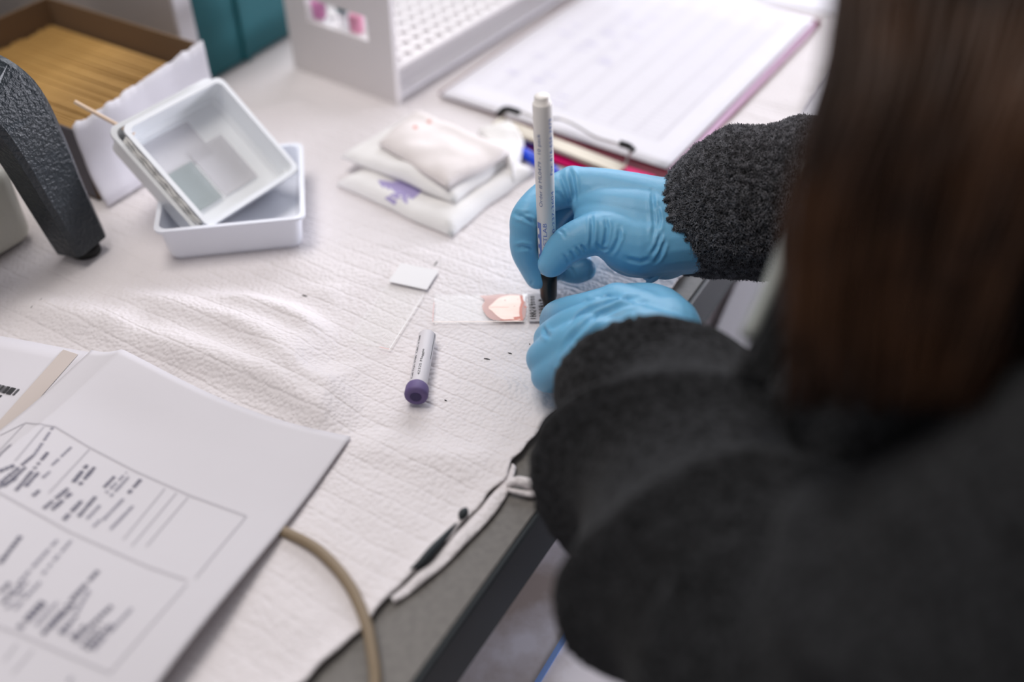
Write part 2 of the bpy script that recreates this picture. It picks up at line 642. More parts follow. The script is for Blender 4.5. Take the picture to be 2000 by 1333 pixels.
add_box(bm, a - s - d * 0.3 - Vector((0, 0, 0.0006)), s * 2, d * 0.36, (0, 0, 0.0014))
ob('blue_stripe', bm, M_lane, shelf)
for sgn in (0.0, 0.70):
    bm = bmesh.new()
    add_box(bm, uv(-0.30, -0.165 + sgn, -0.100), DU * 0.29, DV * 0.018, (0, 0, 0.058), 0.001, 1)
    ob('runner', bm, M_edge, shelf)

# white folder lying on the shelf
bm = bmesh.new()
FP = [at(1462, 500, -0.098), at(1388, 668, -0.098), at(1475, 740, -0.098), at(1600, 560, -0.098)]
prism(bm, FP, -0.0995, -0.096, 0.0004)
tag(ob('folder', bm, mat('white_folder', (0.90, 0.88, 0.92), 0.5)), 'white folder on the shelf below the desk edge, seen between the sleeves', 'folder')

# ------------------------------------------------------------------ absorbent pad on the desk
PADEDGE_PX = [(1420, 420), (1335, 545), (1230, 650), (1130, 760), (1060, 838), (1022, 888), (1000, 915), (985, 945), (955, 975), (905, 1030), (850, 1090), (800, 1135), (765, 1168), (738, 1200), (700, 1245), (640, 1300), (590, 1345), (520, 1400), (430, 1470)]
PE = [to_uv(at(x, y, 0)) for x, y in PADEDGE_PX]
PE.sort(key=lambda q: q[1])


def pad_u(v):
    if v <= PE[0][1]:
        return PE[0][0]
    if v >= PE[-1][1]:
        return PE[-1][0]
    for i in range(len(PE) - 1):
        if PE[i][1] <= v <= PE[i + 1][1]:
            t = (v - PE[i][1]) / (PE[i + 1][1] - PE[i][1])
            return lerp(PE[i][0], PE[i + 1][0], t)


def sm(x, a, b):
    t = min(max((x - a) / (b - a), 0), 1)
    return t * t * (3 - 2 * t)


RIDGES = []   # (pixel polyline, half width m, height m)
for px, wd, h in (
    ([(180, 545), (330, 600), (480, 640), (620, 700), (760, 790)], 0.010, 0.0045),
    ([(330, 560), (470, 590), (560, 615), (660, 665), (740, 730)], 0.007, 0.0040),
    ([(150, 640), (330, 680), (520, 740), (640, 810), (740, 840)], 0.010, 0.0050),
    ([(0, 590), (160, 620), (300, 650)], 0.010, 0.0035),
    ([(460, 640), (600, 735), (720, 800), (900, 830)], 0.006, 0.0030),
    ([(700, 470), (820, 495), (930, 535), (1020, 575)], 0.006, 0.0022),
    ([(760, 490), (880, 500), (1000, 510), (1060, 540)], 0.005, 0.0018),
    ([(600, 470), (640, 560), (740, 620)], 0.010, 0.0020),
    ([(620, 820), (760, 860), (900, 900), (990, 930)], 0.010, 0.0020),
    ([(200, 440), (190, 510), (260, 560)], 0.009, 0.004),
    ([(560, 480), (600, 520), (700, 550)], 0.009, 0.003),
    ([(430, 240), (560, 210), (620, 190)], 0.012, 0.004),
    ([(870, 670), (960, 720), (1030, 780)], 0.007, 0.0012),
):
    RIDGES.append(([at(x, y, 0.003) for x, y in px], wd, h))
FLAT = [(-0.245, -0.075, 0.02, 0.20), (-0.08, 0.05, -0.05, 0.055), (-0.06, -0.005, -0.10, -0.01)]   # x0 x1 y0 y1: where things press the pad flat


def pad_h_np(X, Y):
    n = len(X)
    co = np.stack([X, Y, np.zeros(n)], 1)
    H = np.zeros(n)
    for pts, wd, h in RIDGES:
        best = np.full(n, 1e9); tt = np.zeros(n)
        K = len(pts) - 1
        for i in range(K):
            a = np.array((pts[i].x, pts[i].y, 0)); b = np.array((pts[i + 1].x, pts[i + 1].y, 0))
            dd, t = seg_dist(co, a, b)
            mk = dd < best
            best[mk] = dd[mk]; tt[mk] = (i + t[mk]) / K
        H += 1.6 * h * np.exp(-(best / (wd * 1.25)) ** 2) * np.clip(np.sin(np.pi * np.clip(tt, 0.06, 0.94)) * 1.3, 0, 1)
    U = (X - EDGE.x) * DU.x + (Y - EDGE.y) * DU.y
    V = (X - EDGE.x) * DV.x + (Y - EDGE.y) * DV.y
    N = np.array([noise.fractal(Vector((u * 7, v * 26, 0.3)), 1.0, 2.0, 3) for u, v in zip(U, V)])
    N2 = np.array([noise.noise(Vector((u * 45, v * 45, 4.3))) for u, v in zip(U, V)])
    H += np.maximum(N + 0.25, 0) * 0.0016 + N2 * 0.0005
    flat = np.zeros(n)
    for x0, x1, y0, y1 in FLAT:
        dx = np.maximum(np.maximum(x0 - X, X - x1), 0); dy = np.maximum(np.maximum(y0 - Y, Y - y1), 0)
        flat = np.maximum(flat, np.clip(1 - np.hypot(dx, dy) / 0.02, 0, 1))
    flat = np.maximum(flat, np.clip((Y - 0.20) / 0.06, 0, 1) * 0.8)
    # beside the writing hand
    H *= (1 - flat * 0.92)
    return 0.0022 + H


def build_pad():
    nv, nu = 620, 430
    v0, v1 = -0.36, 0.62
    U0 = -0.60
    vs = np.linspace(v0, v1, nv)
    ts = np.linspace(0, 1, nu)
    X = np.empty((nv, nu)); Y = np.empty((nv, nu)); T = np.empty((nv, nu))
    for i, v in enumerate(vs):
        ue = pad_u(v) + 0.0016 * noise.noise(Vector((v * 90, 0, 0)))
        us = U0 + (ue - U0) * ts
        X[i] = EDGE.x + DU.x * us + DV.x * v
        Y[i] = EDGE.y + DU.y * us + DV.y * v
        T[i] = ue - us
    Z = pad_h_np(X.ravel(), Y.ravel()).reshape(nv, nu)
    lift = np.exp(-(T / 0.006) ** 2)
    for i, v in enumerate(vs):
        Z[i] += lift[i] * (0.0018 + 0.0022 * max(0, noise.noise(Vector((v * 28, 3, 0)))))
    verts = np.stack([X, Y, Z], 2).reshape(-1, 3)
    idx = np.arange(nv * nu).reshape(nv, nu)
    faces = np.stack([idx[:-1, :-1], idx[:-1, 1:], idx[1:, 1:], idx[1:, :-1]], 2).reshape(-1, 4)
    bot = verts.copy(); bot[:, 2] -= 0.0010
    bot[:, 2] = np.maximum(bot[:, 2], 0.0004)
    N = len(verts)
    bf = faces[:, ::-1] + N
    rim = []
    loop = list(idx[0]) + list(idx[1:, -1]) + list(idx[-1, :-1][::-1]) + list(idx[1:-1, 0][::-1])
    for i in range(len(loop)):
        a, b = loop[i], loop[(i + 1) % len(loop)]
        rim.append((b, a, a + N, b + N))
    me = bpy.data.meshes.new('absorbent_pad')
    me.from_pydata(np.concatenate([verts, bot]).tolist(), [], faces.tolist() + bf.tolist() + [tuple(int(q) for q in r) for r in rim])
    o = link('absorbent_pad', me, M_pad, None, True)
    bv = BVHTree.FromPolygons([tuple(c) for c in verts], [tuple(f) for f in faces.tolist()])
    return o, bv


pad, PADBVH = build_pad()
tag(pad, 'white wrinkled absorbent pad covering the desk under the slides and trays', 'pad')


def padz(x, y):
    h = PADBVH.ray_cast(Vector((x, y, 0.2)), Vector((0, 0, -1)))
    return h[0].z if h[0] is not None else 0.0


def onp(px, py):
    z = 0.003
    for _ in range(4):
        p = at(px, py, z)
        z = padz(p.x, p.y) or 0.0005
    return at(px, py, z)


# loose hem strip peeling away along the front edge of the pad
bm = bmesh.new()
hem_in = [(1003, 905), (985, 940), (955, 978), (905, 1032), (850, 1092), (800, 1138), (766, 1168)]
hem_out = [(1008, 912), (996, 952), (967, 1000), (921, 1050), (869, 1102), (815, 1146), (770, 1177)]
hi_ = smooth_path([at(x - 4, y - 4, 0.0040) for x, y in hem_in], 8)
ho_ = smooth_path([at(x, y, 0.0030) for x, y in hem_out], 8)
hr_ = []
for i in range(len(hi_)):
    row = []
    for k in range(7):
        t = k / 6
        p = hi_[i].lerp(ho_[i], t)
        p.z = 0.0022 + 0.0012 * math.sin(math.pi * t) * (0.8 + 0.3 * math.sin(i * 0.55)) + 0.0006 * noise.noise(p * 140)
        row.append(bm.verts.new(p))
    hr_.append(row)
for i in range(len(hr_) - 1):
    for k in range(6):
        bm.faces.new((hr_[i][k], hr_[i + 1][k], hr_[i + 1][k + 1], hr_[i][k + 1]))
ho2 = ob('hem', bm, M_pad, pad, True)
md = ho2.modifiers.new('s', 'SOLIDIFY'); md.thickness = 0.0006; md.offset = 0
bm = bmesh.new()
tp = smooth_path([at(990, 948, 0.004), at(1010, 940, 0.006), at(1035, 946, 0.005), at(1066, 952, 0.003)], 6)
add_tube(bm, tp, [0.0016 + 0.0022 * (i / len(tp)) for i in range(len(tp))], 10)
tp = smooth_path([at(990, 956, 0.003), at(1012, 962, 0.003), at(1040, 966, 0.003), at(1066, 962, 0.003)], 6)
add_tube(bm, tp, [0.0010 + 0.0012 * (i / len(tp)) for i in range(len(tp))], 10)
ob('twisted_corner', bm, M_pad, pad, True)
# dark tubes laid on top as painted shade in the slits between pad and hem
for pts in ([(912, 996), (898, 1018)], [(893, 1032), (858, 1062), (825, 1098), (802, 1124)]):
    bm = bmesh.new()
    P = [onp(x, y) + Vector((0, 0, 0.0006)) for x, y in pts]
    P = smooth_path(P, 6)
    for p in P:
        p.z = max(padz(p.x, p.y), 0.0045) + 0.0003
    n = len(P)
    add_tube(bm, P, [0.0001 + 0.0022 * math.sin(math.pi * i / (n - 1)) for i in range(n)], 6)
    o = ob('slit_shade', bm, M_edge, pad, True)
# specks on the pad, each one its own mark
specks = [((992, 690), (1000, 692)), ((1034, 672), (1035, 674)), ((945, 701), (957, 703)), ((848, 520), (855, 510)), ((60, 602), (82, 584)), ((590, 577), (600, 580)), ((868, 782), (873, 784))]
for a, b in specks:
    bm = bmesh.new()
    pa, pb = onp(*a), onp(*b)
    pa.z += 0.0002; pb.z += 0.0002
    add_tube(bm, [pa, (pa + pb) / 2, pb], [0.00015, 0.0004, 0.00015], 6)
    ob('ink_speck', bm, M_ink, pad)

# ------------------------------------------------------------------ microscope slides
def slide_local(name, o, ax, ay, label, smear):
    """ax: unit vector along the 75 mm length from the clear end, ay: across 25 mm"""
    e = empty(name, o, label, 'microscope slide')
    up = ax.cross(ay).normalized()
    if up.z < 0:
        up = -up
    t = 0.0010
    bm = bmesh.new()
    add_box(bm, o, ax * 0.075, ay * 0.025, up * t, 0.00015, 1)
    ob('glass', bm, smear[1], e)
    bm = bmesh.new()
    add_box(bm, o + ax * 0.0555 + up * (t - 0.00002), ax * 0.0195, ay * 0.025, up * 0.00008)
    ob('frosted_end', bm, smear[0], e)
    return e, up, t


sa = onp(848, 575); sb = onp(844, 629); sc = onp(1096, 574)
zz = 0.0042
sa = at(848, 576, zz); sb = at(844, 629, zz); sc = at(1094, 574, zz)
ax = (sc - sa).normalized()
ay = Vector((ax.y, -ax.x, 0))
e, upv, t = slide_local('microscope_slide', sa - Vector((0, 0, 0.0010)), ax, ay, 'glass slide with a pink blood smear and handwriting, held under the pen tip', (mat('frosted_grey', (0.52, 0.49, 0.50), 0.6), M_glass))
S0 = sa + Vector((0, 0, 0.00012))


def sl(x, y, z=0.0):
    return S0 + ax * (x / 1000) + ay * (y / 1000) + Vector((0, 0, z))


def poly(bm, pts, z, inset=None):
    P = smooth_path([(x, y, 0) for x, y in pts] + [(pts[0][0], pts[0][1], 0)], 6)[:-1]
    f = bm.faces.new([bm.verts.new(sl(p.x, min(max(p.y, 0.3), 24.7), z)) for p in P])
    return f


bm = bmesh.new()
poly(bm, [(27, 1.5), (32, 1.2), (52, 1.0), (52.5, 24), (38, 24), (33, 22), (30, 17), (28.5, 11), (30, 6)], 0.00004)
ob('thin_smear', bm, M_smear_thin, e)
bm = bmesh.new()
pp = [(51.2, 1.6), (51.4, 23.0), (45, 23.6), (40.5, 23.0), (37, 19.5), (34.3, 15.5), (32.3, 12.6), (34.5, 9.0), (38, 4.2), (42, 2.0), (46, 1.2)]
poly(bm, pp, 0.00009)
ob('smear', bm, M_smear, e)
bm = bmesh.new()
strip(bm, [sl(51.6, 2, 0.00016), sl(52.3, 8, 0.00016), sl(51.2, 13, 0.00016), sl(51.0, 18, 0.00016), sl(51.6, 24, 0.00016)], 0.0016)
strip(bm, [sl(32.5, 12.6, 0.00015), sl(38, 12.2, 0.00015), sl(44, 12.6, 0.00015)], 0.0002)
strip(bm, [sl(47, 22.5, 0.00015), sl(52, 21.5, 0.00015)], 0.0022)
strip(bm, [sl(39, 23.8, 0.00014), sl(46, 23.4, 0.00014), sl(52, 24.2, 0.00014)], 0.0006)
strip(bm, [sl(53.5, 11.5, 0.00015), sl(54.4, 13, 0.00015)], 0.0012)
ob('smear_edge', bm, M_smear_edge, e)
bm = bmesh.new()
strip(bm, [sl(52.6, 1.0, 0.00014), sl(55.4, 1.0, 0.00014)], 0.0016)
strip(bm, [sl(53.4, 1.0, 0.00015), sl(53.2, 7.0, 0.00015)], 0.0012)
ob('bare_strip', bm, mat('bright_glass_edge', (0.95, 0.94, 0.93), 0.15), e)
bm = bmesh.new()
for (x, y, r) in ((42.0, 6.0, 0.35), (47.5, 11.5, 0.25), (49.5, 5.2, 0.2)):
    c = sl(x, y, 0.0001)
    add_lathe(bm, c, (0, 0, 1), [(0, r / 1000), (0.0001, r / 1000 * 0.7)], 10)
ob('dark_dot', bm, M_ink, e)
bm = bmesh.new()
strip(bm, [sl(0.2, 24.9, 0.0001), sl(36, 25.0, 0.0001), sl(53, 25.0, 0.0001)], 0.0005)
ob('painted_edge_glint', bm, mat('bright_edge_peach', (0.95, 0.80, 0.72), 0.2), e)  # bright strip paints the light caught along the slide's near edge
bm = bmesh.new()
strip(bm, [sl(0.3, 7, 0.0001), sl(0.2, 15, 0.0001), sl(0.3, 24.5, 0.0001)], 0.0005)
ob('stained_edge', bm, mat('pale_pink_film', (0.78, 0.52, 0.50), 0.4), e)

# handwriting: strokes on a 1 x 1.5 cell
GL = {
    '1': [[(0.4, 1.5), (0.45, 0)]],
    'B': [[(0.1, 0), (0.1, 1.5), (0.7, 1.3), (0.6, 0.85), (0.15, 0.8), (0.85, 0.6), (0.75, 0.05), (0.1, 0)]],
    '2': [[(0.05, 1.2), (0.4, 1.5), (0.8, 1.15), (0.05, 0.0), (0.95, 0.05)]],
    '8': [[(0.8, 1.3), (0.35, 1.5), (0.1, 1.1), (0.8, 0.4), (0.45, 0), (0.1, 0.4), (0.85, 1.1), (0.8, 1.3)]],
    '9': [[(0.8, 1.3), (0.3, 1.5), (0.1, 1.0), (0.5, 0.8), (0.8, 1.3), (0.7, 0)]],
    '0': [[(0.5, 1.2), (0.15, 0.9), (0.2, 0.35), (0.55, 0.25), (0.85, 0.7), (0.5, 1.2)]],
    'm': [[(0.0, 0), (0.05, 0.8), (0.25, 0.9), (0.4, 0.1), (0.5, 0.85), (0.7, 0.85), (0.85, 0.0)]],
    'a': [[(0.8, 0.8), (0.3, 0.95), (0.1, 0.4), (0.4, 0.0), (0.8, 0.7), (0.85, 0.0)]],
    'g': [[(0.8, 0.85), (0.3, 0.95), (0.1, 0.45), (0.45, 0.15), (0.8, 0.8), (0.75, -0.5), (0.3, -0.6), (0.1, -0.3)]],
    'i': [[(0.4, 0.8), (0.45, 0.0)]],
    'e': [[(0.1, 0.45), (0.8, 0.6), (0.5, 1.0), (0.15, 0.7), (0.2, 0.1), (0.85, 0.1)]],
    'l': [[(0.4, 1.5), (0.45, 0)]],
}


def handwrite(bm, s, fn, size, pitch, wid, up=Vector((0, 0, 1))):
    x = 0
    for ch in s:
        for st in GL.get(ch, []):
            P = [fn((x + a * size * 0.85), b * size) for a, b in st]
            P = smooth_path(P, 4)
            n = len(P)
            add_tube(bm, P, [wid * (0.8 + 0.4 * math.sin(i * 0.7)) for i in range(n)], 5)
        x += pitch


bm = bmesh.new()
handwrite(bm, '1BB289000', lambda a, b: sl(59.8 - b, 23.5 - a, 0.0001), 2.2, 2.45, 0.00021)
handwrite(bm, 'maggie', lambda a, b: sl(64.4 - b, 21.5 - a, 0.0001), 2.5, 2.9, 0.00025)
ob('handwriting', bm, M_ink, e)

# second, blank slide crossing the pad to the left
q1 = at(857, 529, 0.0045); q0 = at(789, 513, 0.0045)
dirn = (at(762, 680, 0.0045) - q1).normalized()
acr = Vector((dirn.y, -dirn.x, 0))
if acr.dot(q0 - q1) < 0:
    acr = -acr
o2 = q1 + dirn * 0.075
e2, _, _ = slide_local('microscope_slide', o2 - Vector((0, 0, 0.001)), -dirn, acr, 'blank clear slide with a white frosted end, left of the smeared slide', (M_frost, M_clear))
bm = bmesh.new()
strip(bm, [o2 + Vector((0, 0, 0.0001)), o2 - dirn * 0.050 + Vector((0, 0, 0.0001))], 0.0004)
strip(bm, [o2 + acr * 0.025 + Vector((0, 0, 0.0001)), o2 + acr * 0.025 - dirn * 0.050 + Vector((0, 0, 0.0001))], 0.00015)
ob('painted_edge_glint', bm, mat('bright_glass_line', (0.95, 0.94, 0.94), 0.15), e2)  # near-white strips paint light along the long edges of the clear glass
bm = bmesh.new()
strip(bm, [o2 + Vector((0, 0, 0.00012)), o2 + acr * 0.006 + Vector((0, 0, 0.00012))], 0.0006)
ob('stained_corner', bm, mat('pale_pink_film', (0.78, 0.52, 0.50), 0.4), e2)

# ------------------------------------------------------------------ blood tube with purple cap
zc = 0.0115
tA = at(812, 776, 0.0105)       # cap face centre
tB = at(836, 649, 0.0088)       # round end
axd = (tB - tA).normalized()
te = empty('blood_tube', (tA.x, tA.y, 0.003), 'small labelled blood sample tube with a purple cap, lying on the pad', 'sample tube')
LT = (tB - tA).length
rt = 0.0046
bm = bmesh.new()
prof = [(0.0070, rt * 0.9), (0.0072, rt)] + [(LT - rt + rt * math.sin(k * math.pi / 12), rt * math.cos(k * math.pi / 12)) for k in range(0, 7)]
add_lathe(bm, tA, axd, prof, 32)
ob('glass_tube', bm, mat('tube_plastic', (0.55, 0.50, 0.52), 0.15, coat=0.6), te, True)
bm = bmesh.new()
add_lathe(bm, tA, axd, [(0.0085, rt), (0.0085, rt + 0.00025), (LT - 0.0035, rt + 0.00025), (LT - 0.0035, rt)], 48)
ob('label', bm, M_label, te, False)
bm = bmesh.new()
rc = 0.0063
add_lathe(bm, tA, axd, [(0.0012, 0.0026), (0.0, 0.0030), (0.0, 0.0053), (0.0008, 0.0061), (0.0016, rc), (0.0062, rc * 0.985), (0.0072, rc * 0.94), (0.0073, rt)], 32)
capo = ob('cap', bm, M_cap, te, True)
bm = bmesh.new()
add_lathe(bm, tA, axd, [(-0.0001, 0.0026), (-0.0001, 0.0012), (0.0006, 0.001)], 24)
add_lathe(bm, tA, axd, [(0.0, 0.0030), (-0.0002, 0.0028), (-0.0002, 0.0010)], 24)
ob('cap_recess_shade', bm, M_capd, capo)


def wrap_text(s, fn, length, height, parent, m, name='printed_text'):
    """fn(x along, y across) -> point; text stretched to length x height"""
    V, Fc, wdt = text_mesh(s, 1.0)
    bm = bmesh.new()
    vs = [bm.verts.new(fn(v.x / wdt * length, v.y * height / 0.72)) for v in V]
    for f in Fc:
        try:
            bm.faces.new([vs[i] for i in f])
        except ValueError:
            pass
    me = bpy.data.meshes.new(name)
    bm.to_mesh(me)
    bm.free()
    return link(name, me, m, parent)


toC = (CAM - (tA + tB) / 2)
toC = (toC - axd * toC.dot(axd)).normalized()
sd = axd.cross(toC)          # towards one side


def tube_pt(rad, ang0):
    def f(x, y, a0=0):
        th = ang0 - y / rad
        return tA + axd * (0.0125 + x) + (toC * math.cos(th) + sd * math.sin(th)) * (rad + 0.0001)
    return f


sdsign = 1 if sd.x > 0 else -1
for s, a0, x0, ln in (('Cell Dyn 3700  CBC w Diff', -0.82, 0.0, 0.036), ('42325 Maggie', -0.05, 0.002, 0.021)):
    rad = rt + 0.00028

    def f(x, y, a0=a0, x0=x0, rad=rad):
        th = sdsign * (a0 - y / rad)
        return tA + axd * (0.0100 + x0 + x) + (toC * math.cos(th) + sd * math.sin(th)) * (rad + 0.00008)
    wrap_text(s, f, ln, 0.0013, te, M_ink)
bm = bmesh.new()
pts = []
for k in range(14):
    t = k / 13
    th = sdsign * 0.95
    h = 0.028 + (LT - 0.0035 - 0.028) * t
    pts.append(tA + axd * h + (toC * math.cos(th) + sd * math.sin(th)) * (rt + 0.0003))
add_tube(bm, pts, 0.00012, 5)
ob('label_edge', bm, M_ink, te)

# ------------------------------------------------------------------ marker pen
mt = at(1072.5, 606, 0.0035)
mtop = at(1058.5, 186, 0.139)
ma = (mtop - mt).normalized()
ML = (mtop - mt).length


def pen_h(py):
    lo, hi = 0, ML
    for _ in range(30):
        mid = (lo + hi) / 2
        if proj(mt + ma * mid)[1] > py:
            lo = mid
        else:
            hi = mid
    return lo


mk = empty('marker_pen', mt, 'white marker pen with blue printing and black tip, upright in gloved fingers', 'marker pen')
h1, h2 = pen_h(583), pen_h(545)
h0 = 0.0
RM = 0.0051
bm = bmesh.new()
add_lathe(bm, mt, ma, [(0.0, 0.0006), (0.0022, 0.0012), (0.0024, 0.0030), (h1 - 0.004, 0.0034), (h1 - 0.002, 0.0036), (h1 + 0.002, 0.0048), (h2, 0.0052), (h2 + 0.006, 0.0052)], 28)
ob('tip_section', bm, M_black, mk, True)
bm = bmesh.new()
hs = pen_h(202)
add_lathe(bm, mt, ma, [(h2 + 0.005, RM * 0.9), (h2 + 0.0055, RM), (hs, RM * 0.985), (hs + 0.0006, RM * 0.93), (hs + 0.0007, RM * 0.80), (ML - 0.0006, RM * 0.78), (ML, RM * 0.70), (ML, 0.0001)], 40)
ob('barrel', bm, M_marker, mk, True)
toC = (CAM - (mt + ma * 0.09))
toC = (toC - ma * toC.dot(ma)).normalized()
sd = toC.cross(ma)
if sd.x < 0:
    sd = -sd


def pen_txt(s, yb, yt, off, hgt, m):
    ha, hb = pen_h(yb), pen_h(yt)

    def f(x, y):
        th = math.asin(max(-1, min(1, off))) - (y - hgt / 2) / RM
        return mt + ma * (ha + x) + (toC * math.cos(th) + sd * math.sin(th)) * (RM + 0.00006)
    wrap_text(s, f, hb - ha, hgt, mk, m)


pen_txt('Order # ML0479 - 10 pack', 396, 253, -0.50, 0.0019, M_print2)
pen_txt('Fax: 616-656-2475', 337, 226, 0.72, 0.0019, M_print)
pen_txt('800-237-3604', 466, 368, 0.74, 0.0019, M_print)
pen_txt('MARKETLAB', 512, 427, -0.18, 0.0022, M_print)
bm = bmesh.new()
ha, hb = pen_h(512), pen_h(428)
for i in range(12):
    for j in range(4):
        c = []
        for di, dj in ((0, 0), (1, 0), (1, 1), (0, 1)):
            th = -1.15 + 0.55 * (j + dj) / 4
            c.append(bm.verts.new(mt + ma * lerp(ha, hb, (i + di) / 12) + (toC * math.cos(th) + sd * math.sin(th)) * (RM + 0.00005)))
        bm.faces.new(c)
ob('printed_logo', bm, M_print, mk)
bm = bmesh.new()
for k in range(4):
    hc = lerp(ha, hb, (k + 0.5) / 4.4)
    vs = []
    for q in range(14):
        a2 = q / 14 * 2 * math.pi
        th = -0.98 + 0.15 * math.cos(a2)
        vs.append(bm.verts.new(mt + ma * (hc + 0.0022 * math.sin(a2)) + (toC * math.cos(th) + sd * math.sin(th)) * (RM + 0.00012)))
    bm.faces.new(vs)
ob('logo_letter', bm, M_marker, mk)

# ------------------------------------------------------------------ plastic trays
def tray_mesh(bm, c, ex, ey, ez, size, depth, th=0.0012, taper=0.90, rimw=0.0022, rad=0.010):
    """open square dish: centre of its rim c, axes ex, ey in the rim plane, ez up"""
    def loop(s, z, r):
        out = []
        h = s / 2
        for (sx, sy, a0) in ((1, 1, 0), (-1, 1, 90), (-1, -1, 180), (1, -1, 270)):
            for k in range(6):
                a = R(a0 + k * 18)
                out.append(c + ex * (sx * (h - r) + r * math.cos(a)) + ey * (sy * (h - r) + r * math.sin(a)) + ez * z)
        return out
    sb_ = size * taper
    loops = [loop(sb_ - 0.012, -depth, rad * 0.7), loop(sb_ - 0.003, -depth, rad * 0.8), loop(sb_, -depth + 0.003, rad * 0.9), loop(size - 2 * rimw, -0.0018, rad), loop(size, -0.0018, rad), loop(size, 0, rad),
             loop(size - 2 * rimw - 2 * th * 0.6, 0, rad * 0.9), loop(sb_ - 2 * th, -depth + 0.004, rad * 0.8), loop(sb_ - 0.008, -depth + th, rad * 0.7), loop(sb_ - 0.02, -depth + th, rad * 0.6)]
    VV = [[bm.verts.new(p) for p in l] for l in loops]
    n = len(VV[0])
    for i in range(len(VV) - 1):
        for k in range(n):
            bm.faces.new((VV[i][k], VV[i][(k + 1) % n], VV[i + 1][(k + 1) % n], VV[i + 1][k]))
    bm.faces.new(VV[0][::-1])
    bm.faces.new(VV[-1])


ZR = 0.0275
A_, B_, C_ = at(298, 452, ZR), at(596, 423, ZR), at(590, 281, ZR)
ex = (B_ - A_).normalized()
ey = (C_ - B_); ey = (ey - ex * ey.dot(ex)).normalized()
cen = A_ + ex * 0.0455 + ey * 0.0435
bm = bmesh.new()
tray_mesh(bm, cen, ex, ey, Vector((0, 0, 1)), 0.0905, 0.0250, taper=0.90, rad=0.006)
tag(ob('plastic_tray', bm, M_tray, None, False), 'lowest square plastic tray, standing flat and half hidden by the tilted ones', 'tray', 'square plastic trays')

Lp, Tp, Rp, Bp = Vector((-0.216, 0.082, 0.071)), Vector((-0.1729, 0.143, 0.072)), Vector((-0.124, 0.109, 0.026)), Vector((-0.167, 0.048, 0.025))
cc = (Lp + Tp + Rp + Bp) / 4
ex2 = (Rp - Tp).normalized()
ey2 = (Tp - Lp); ey2 = (ey2 - ex2 * ey2.dot(ex2)).normalized()
ez2 = ex2.cross(ey2)
bm = bmesh.new()
tray_mesh(bm, cc + ez2 * 0.002, ex2, ey2, ez2, 0.0792, 0.020, taper=0.93, rad=0.005)
tag(ob('plastic_tray', bm, M_tray2, None, False), 'topmost tilted clear-white tray with flat glass plates lying in it', 'tray', 'square plastic trays')
bm = bmesh.new()
tray_mesh(bm, cc - ez2 * 0.0062 - ey2 * 0.002 - ex2 * 0.004, ex2, ey2, ez2, 0.0830, 0.0205, taper=0.93, rad=0.006)
tag(ob('plastic_tray', bm, M_tray2, None, False), 'middle tilted tray nested under the topmost one, only its rim and left wall showing', 'tray', 'square plastic trays')
# plates lying in the top tray
M_plate = mat('pale_glass_plate', (0.42, 0.47, 0.47), 0.12, alpha=0.55, coat=0.4)
M_plate2 = mat('pale_film_plate', (0.78, 0.77, 0.80), 0.15, alpha=0.5, coat=0.4)
for (x0, y0, wx, wy, dz, mm_, lab) in ((-0.006, -0.0325, 0.030, 0.024, 0.0036, M_plate, 'grey-green glass plate in the lower corner of the topmost tray'),
                                 (-0.030, -0.031, 0.026, 0.040, 0.0022, M_plate2, 'pale plate at the upper left of the topmost tray'),
                                 (-0.012, -0.006, 0.036, 0.028, 0.0028, M_plate2, 'clear plate in the middle of the topmost tray')):
    bm = bmesh.new()
    add_box(bm, cc + ez2 * (0.002 - 0.0200 + dz - 0.0008) + ex2 * x0 + ey2 * y0, ex2 * wx, ey2 * wy, ez2 * 0.0006)
    tag(ob('glass_plate', bm, mm_), lab, 'glass plate', 'plates in the top tray')
# wet glass strips on the left wall of the stack
bm = bmesh.new()
a = cc - ex2 * 0.037 - ey2 * 0.0395
for k, (o_, r_) in enumerate(((0.002, 0.0006), (-0.0015, 0.0008), (-0.0045, 0.0005))):
    P = [cc + ez2 * (-0.003 + o_) - ey2 * 0.0400 + ex2 * (-0.034 + 0.068 * q / 20) + ez2 * 0.0006 * math.sin(q * 1.3 + k) for q in range(21)]
    add_tube(bm, P, [r_ * (1 + 0.35 * math.sin(q * 2.1 + k)) for q in range(21)], 6)
gs = ob('glass_slip', bm, mat('wet_glass', (0.85, 0.84, 0.80), 0.08, coat=0.8))
tag(gs, 'thin wet glass slips tucked along the left wall of the tilted trays', 'glass slip')
# loose pale stick standing in the trays
bm = bmesh.new()
a, b = at(146, 199, 0.082), at(262, 262, 0.064)
add_tube(bm, [a, b], 0.00125, 10)
tag(ob('applicator_stick', bm, M_stick2), 'pale wooden stick poking out of the tilted trays over the stick box', 'applicator stick')

# ------------------------------------------------------------------ box of wooden sticks
BO = Vector((-0.2585, 0.107, 0.0))      # near right corner on the desk
zb = 0.0032
bx = empty('stick_box', BO + Vector((0, 0, zb)), 'open cardboard box full of wooden applicator sticks, its front wrapped in torn white paper', 'box')
HB = 0.056
lu, lv = 0.150, 0.108
bm = bmesh.new()
wall = 0.0016
add_box(bm, BO - DU * lu + Vector((0, 0, zb)), DU * lu, DV * lv, (0, 0, 0.0015))
ob('bottom', bm, M_card, bx)
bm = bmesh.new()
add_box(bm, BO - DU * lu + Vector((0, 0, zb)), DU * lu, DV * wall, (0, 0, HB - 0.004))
ob('side_wall', bm, M_cardshade, bx)
bm = bmesh.new()
add_box(bm, BO - DU * lu + DV * lv + Vector((0, 0, zb)), DU * lu, DV * wall, (0, 0, HB + 0.012))
add_box(bm, BO - DU * lu + Vector((0, 0, zb)), DU * wall, DV * lv, (0, 0, HB + 0.012))
ob('back_wall', bm, M_card, bx)
bm = bmesh.new()
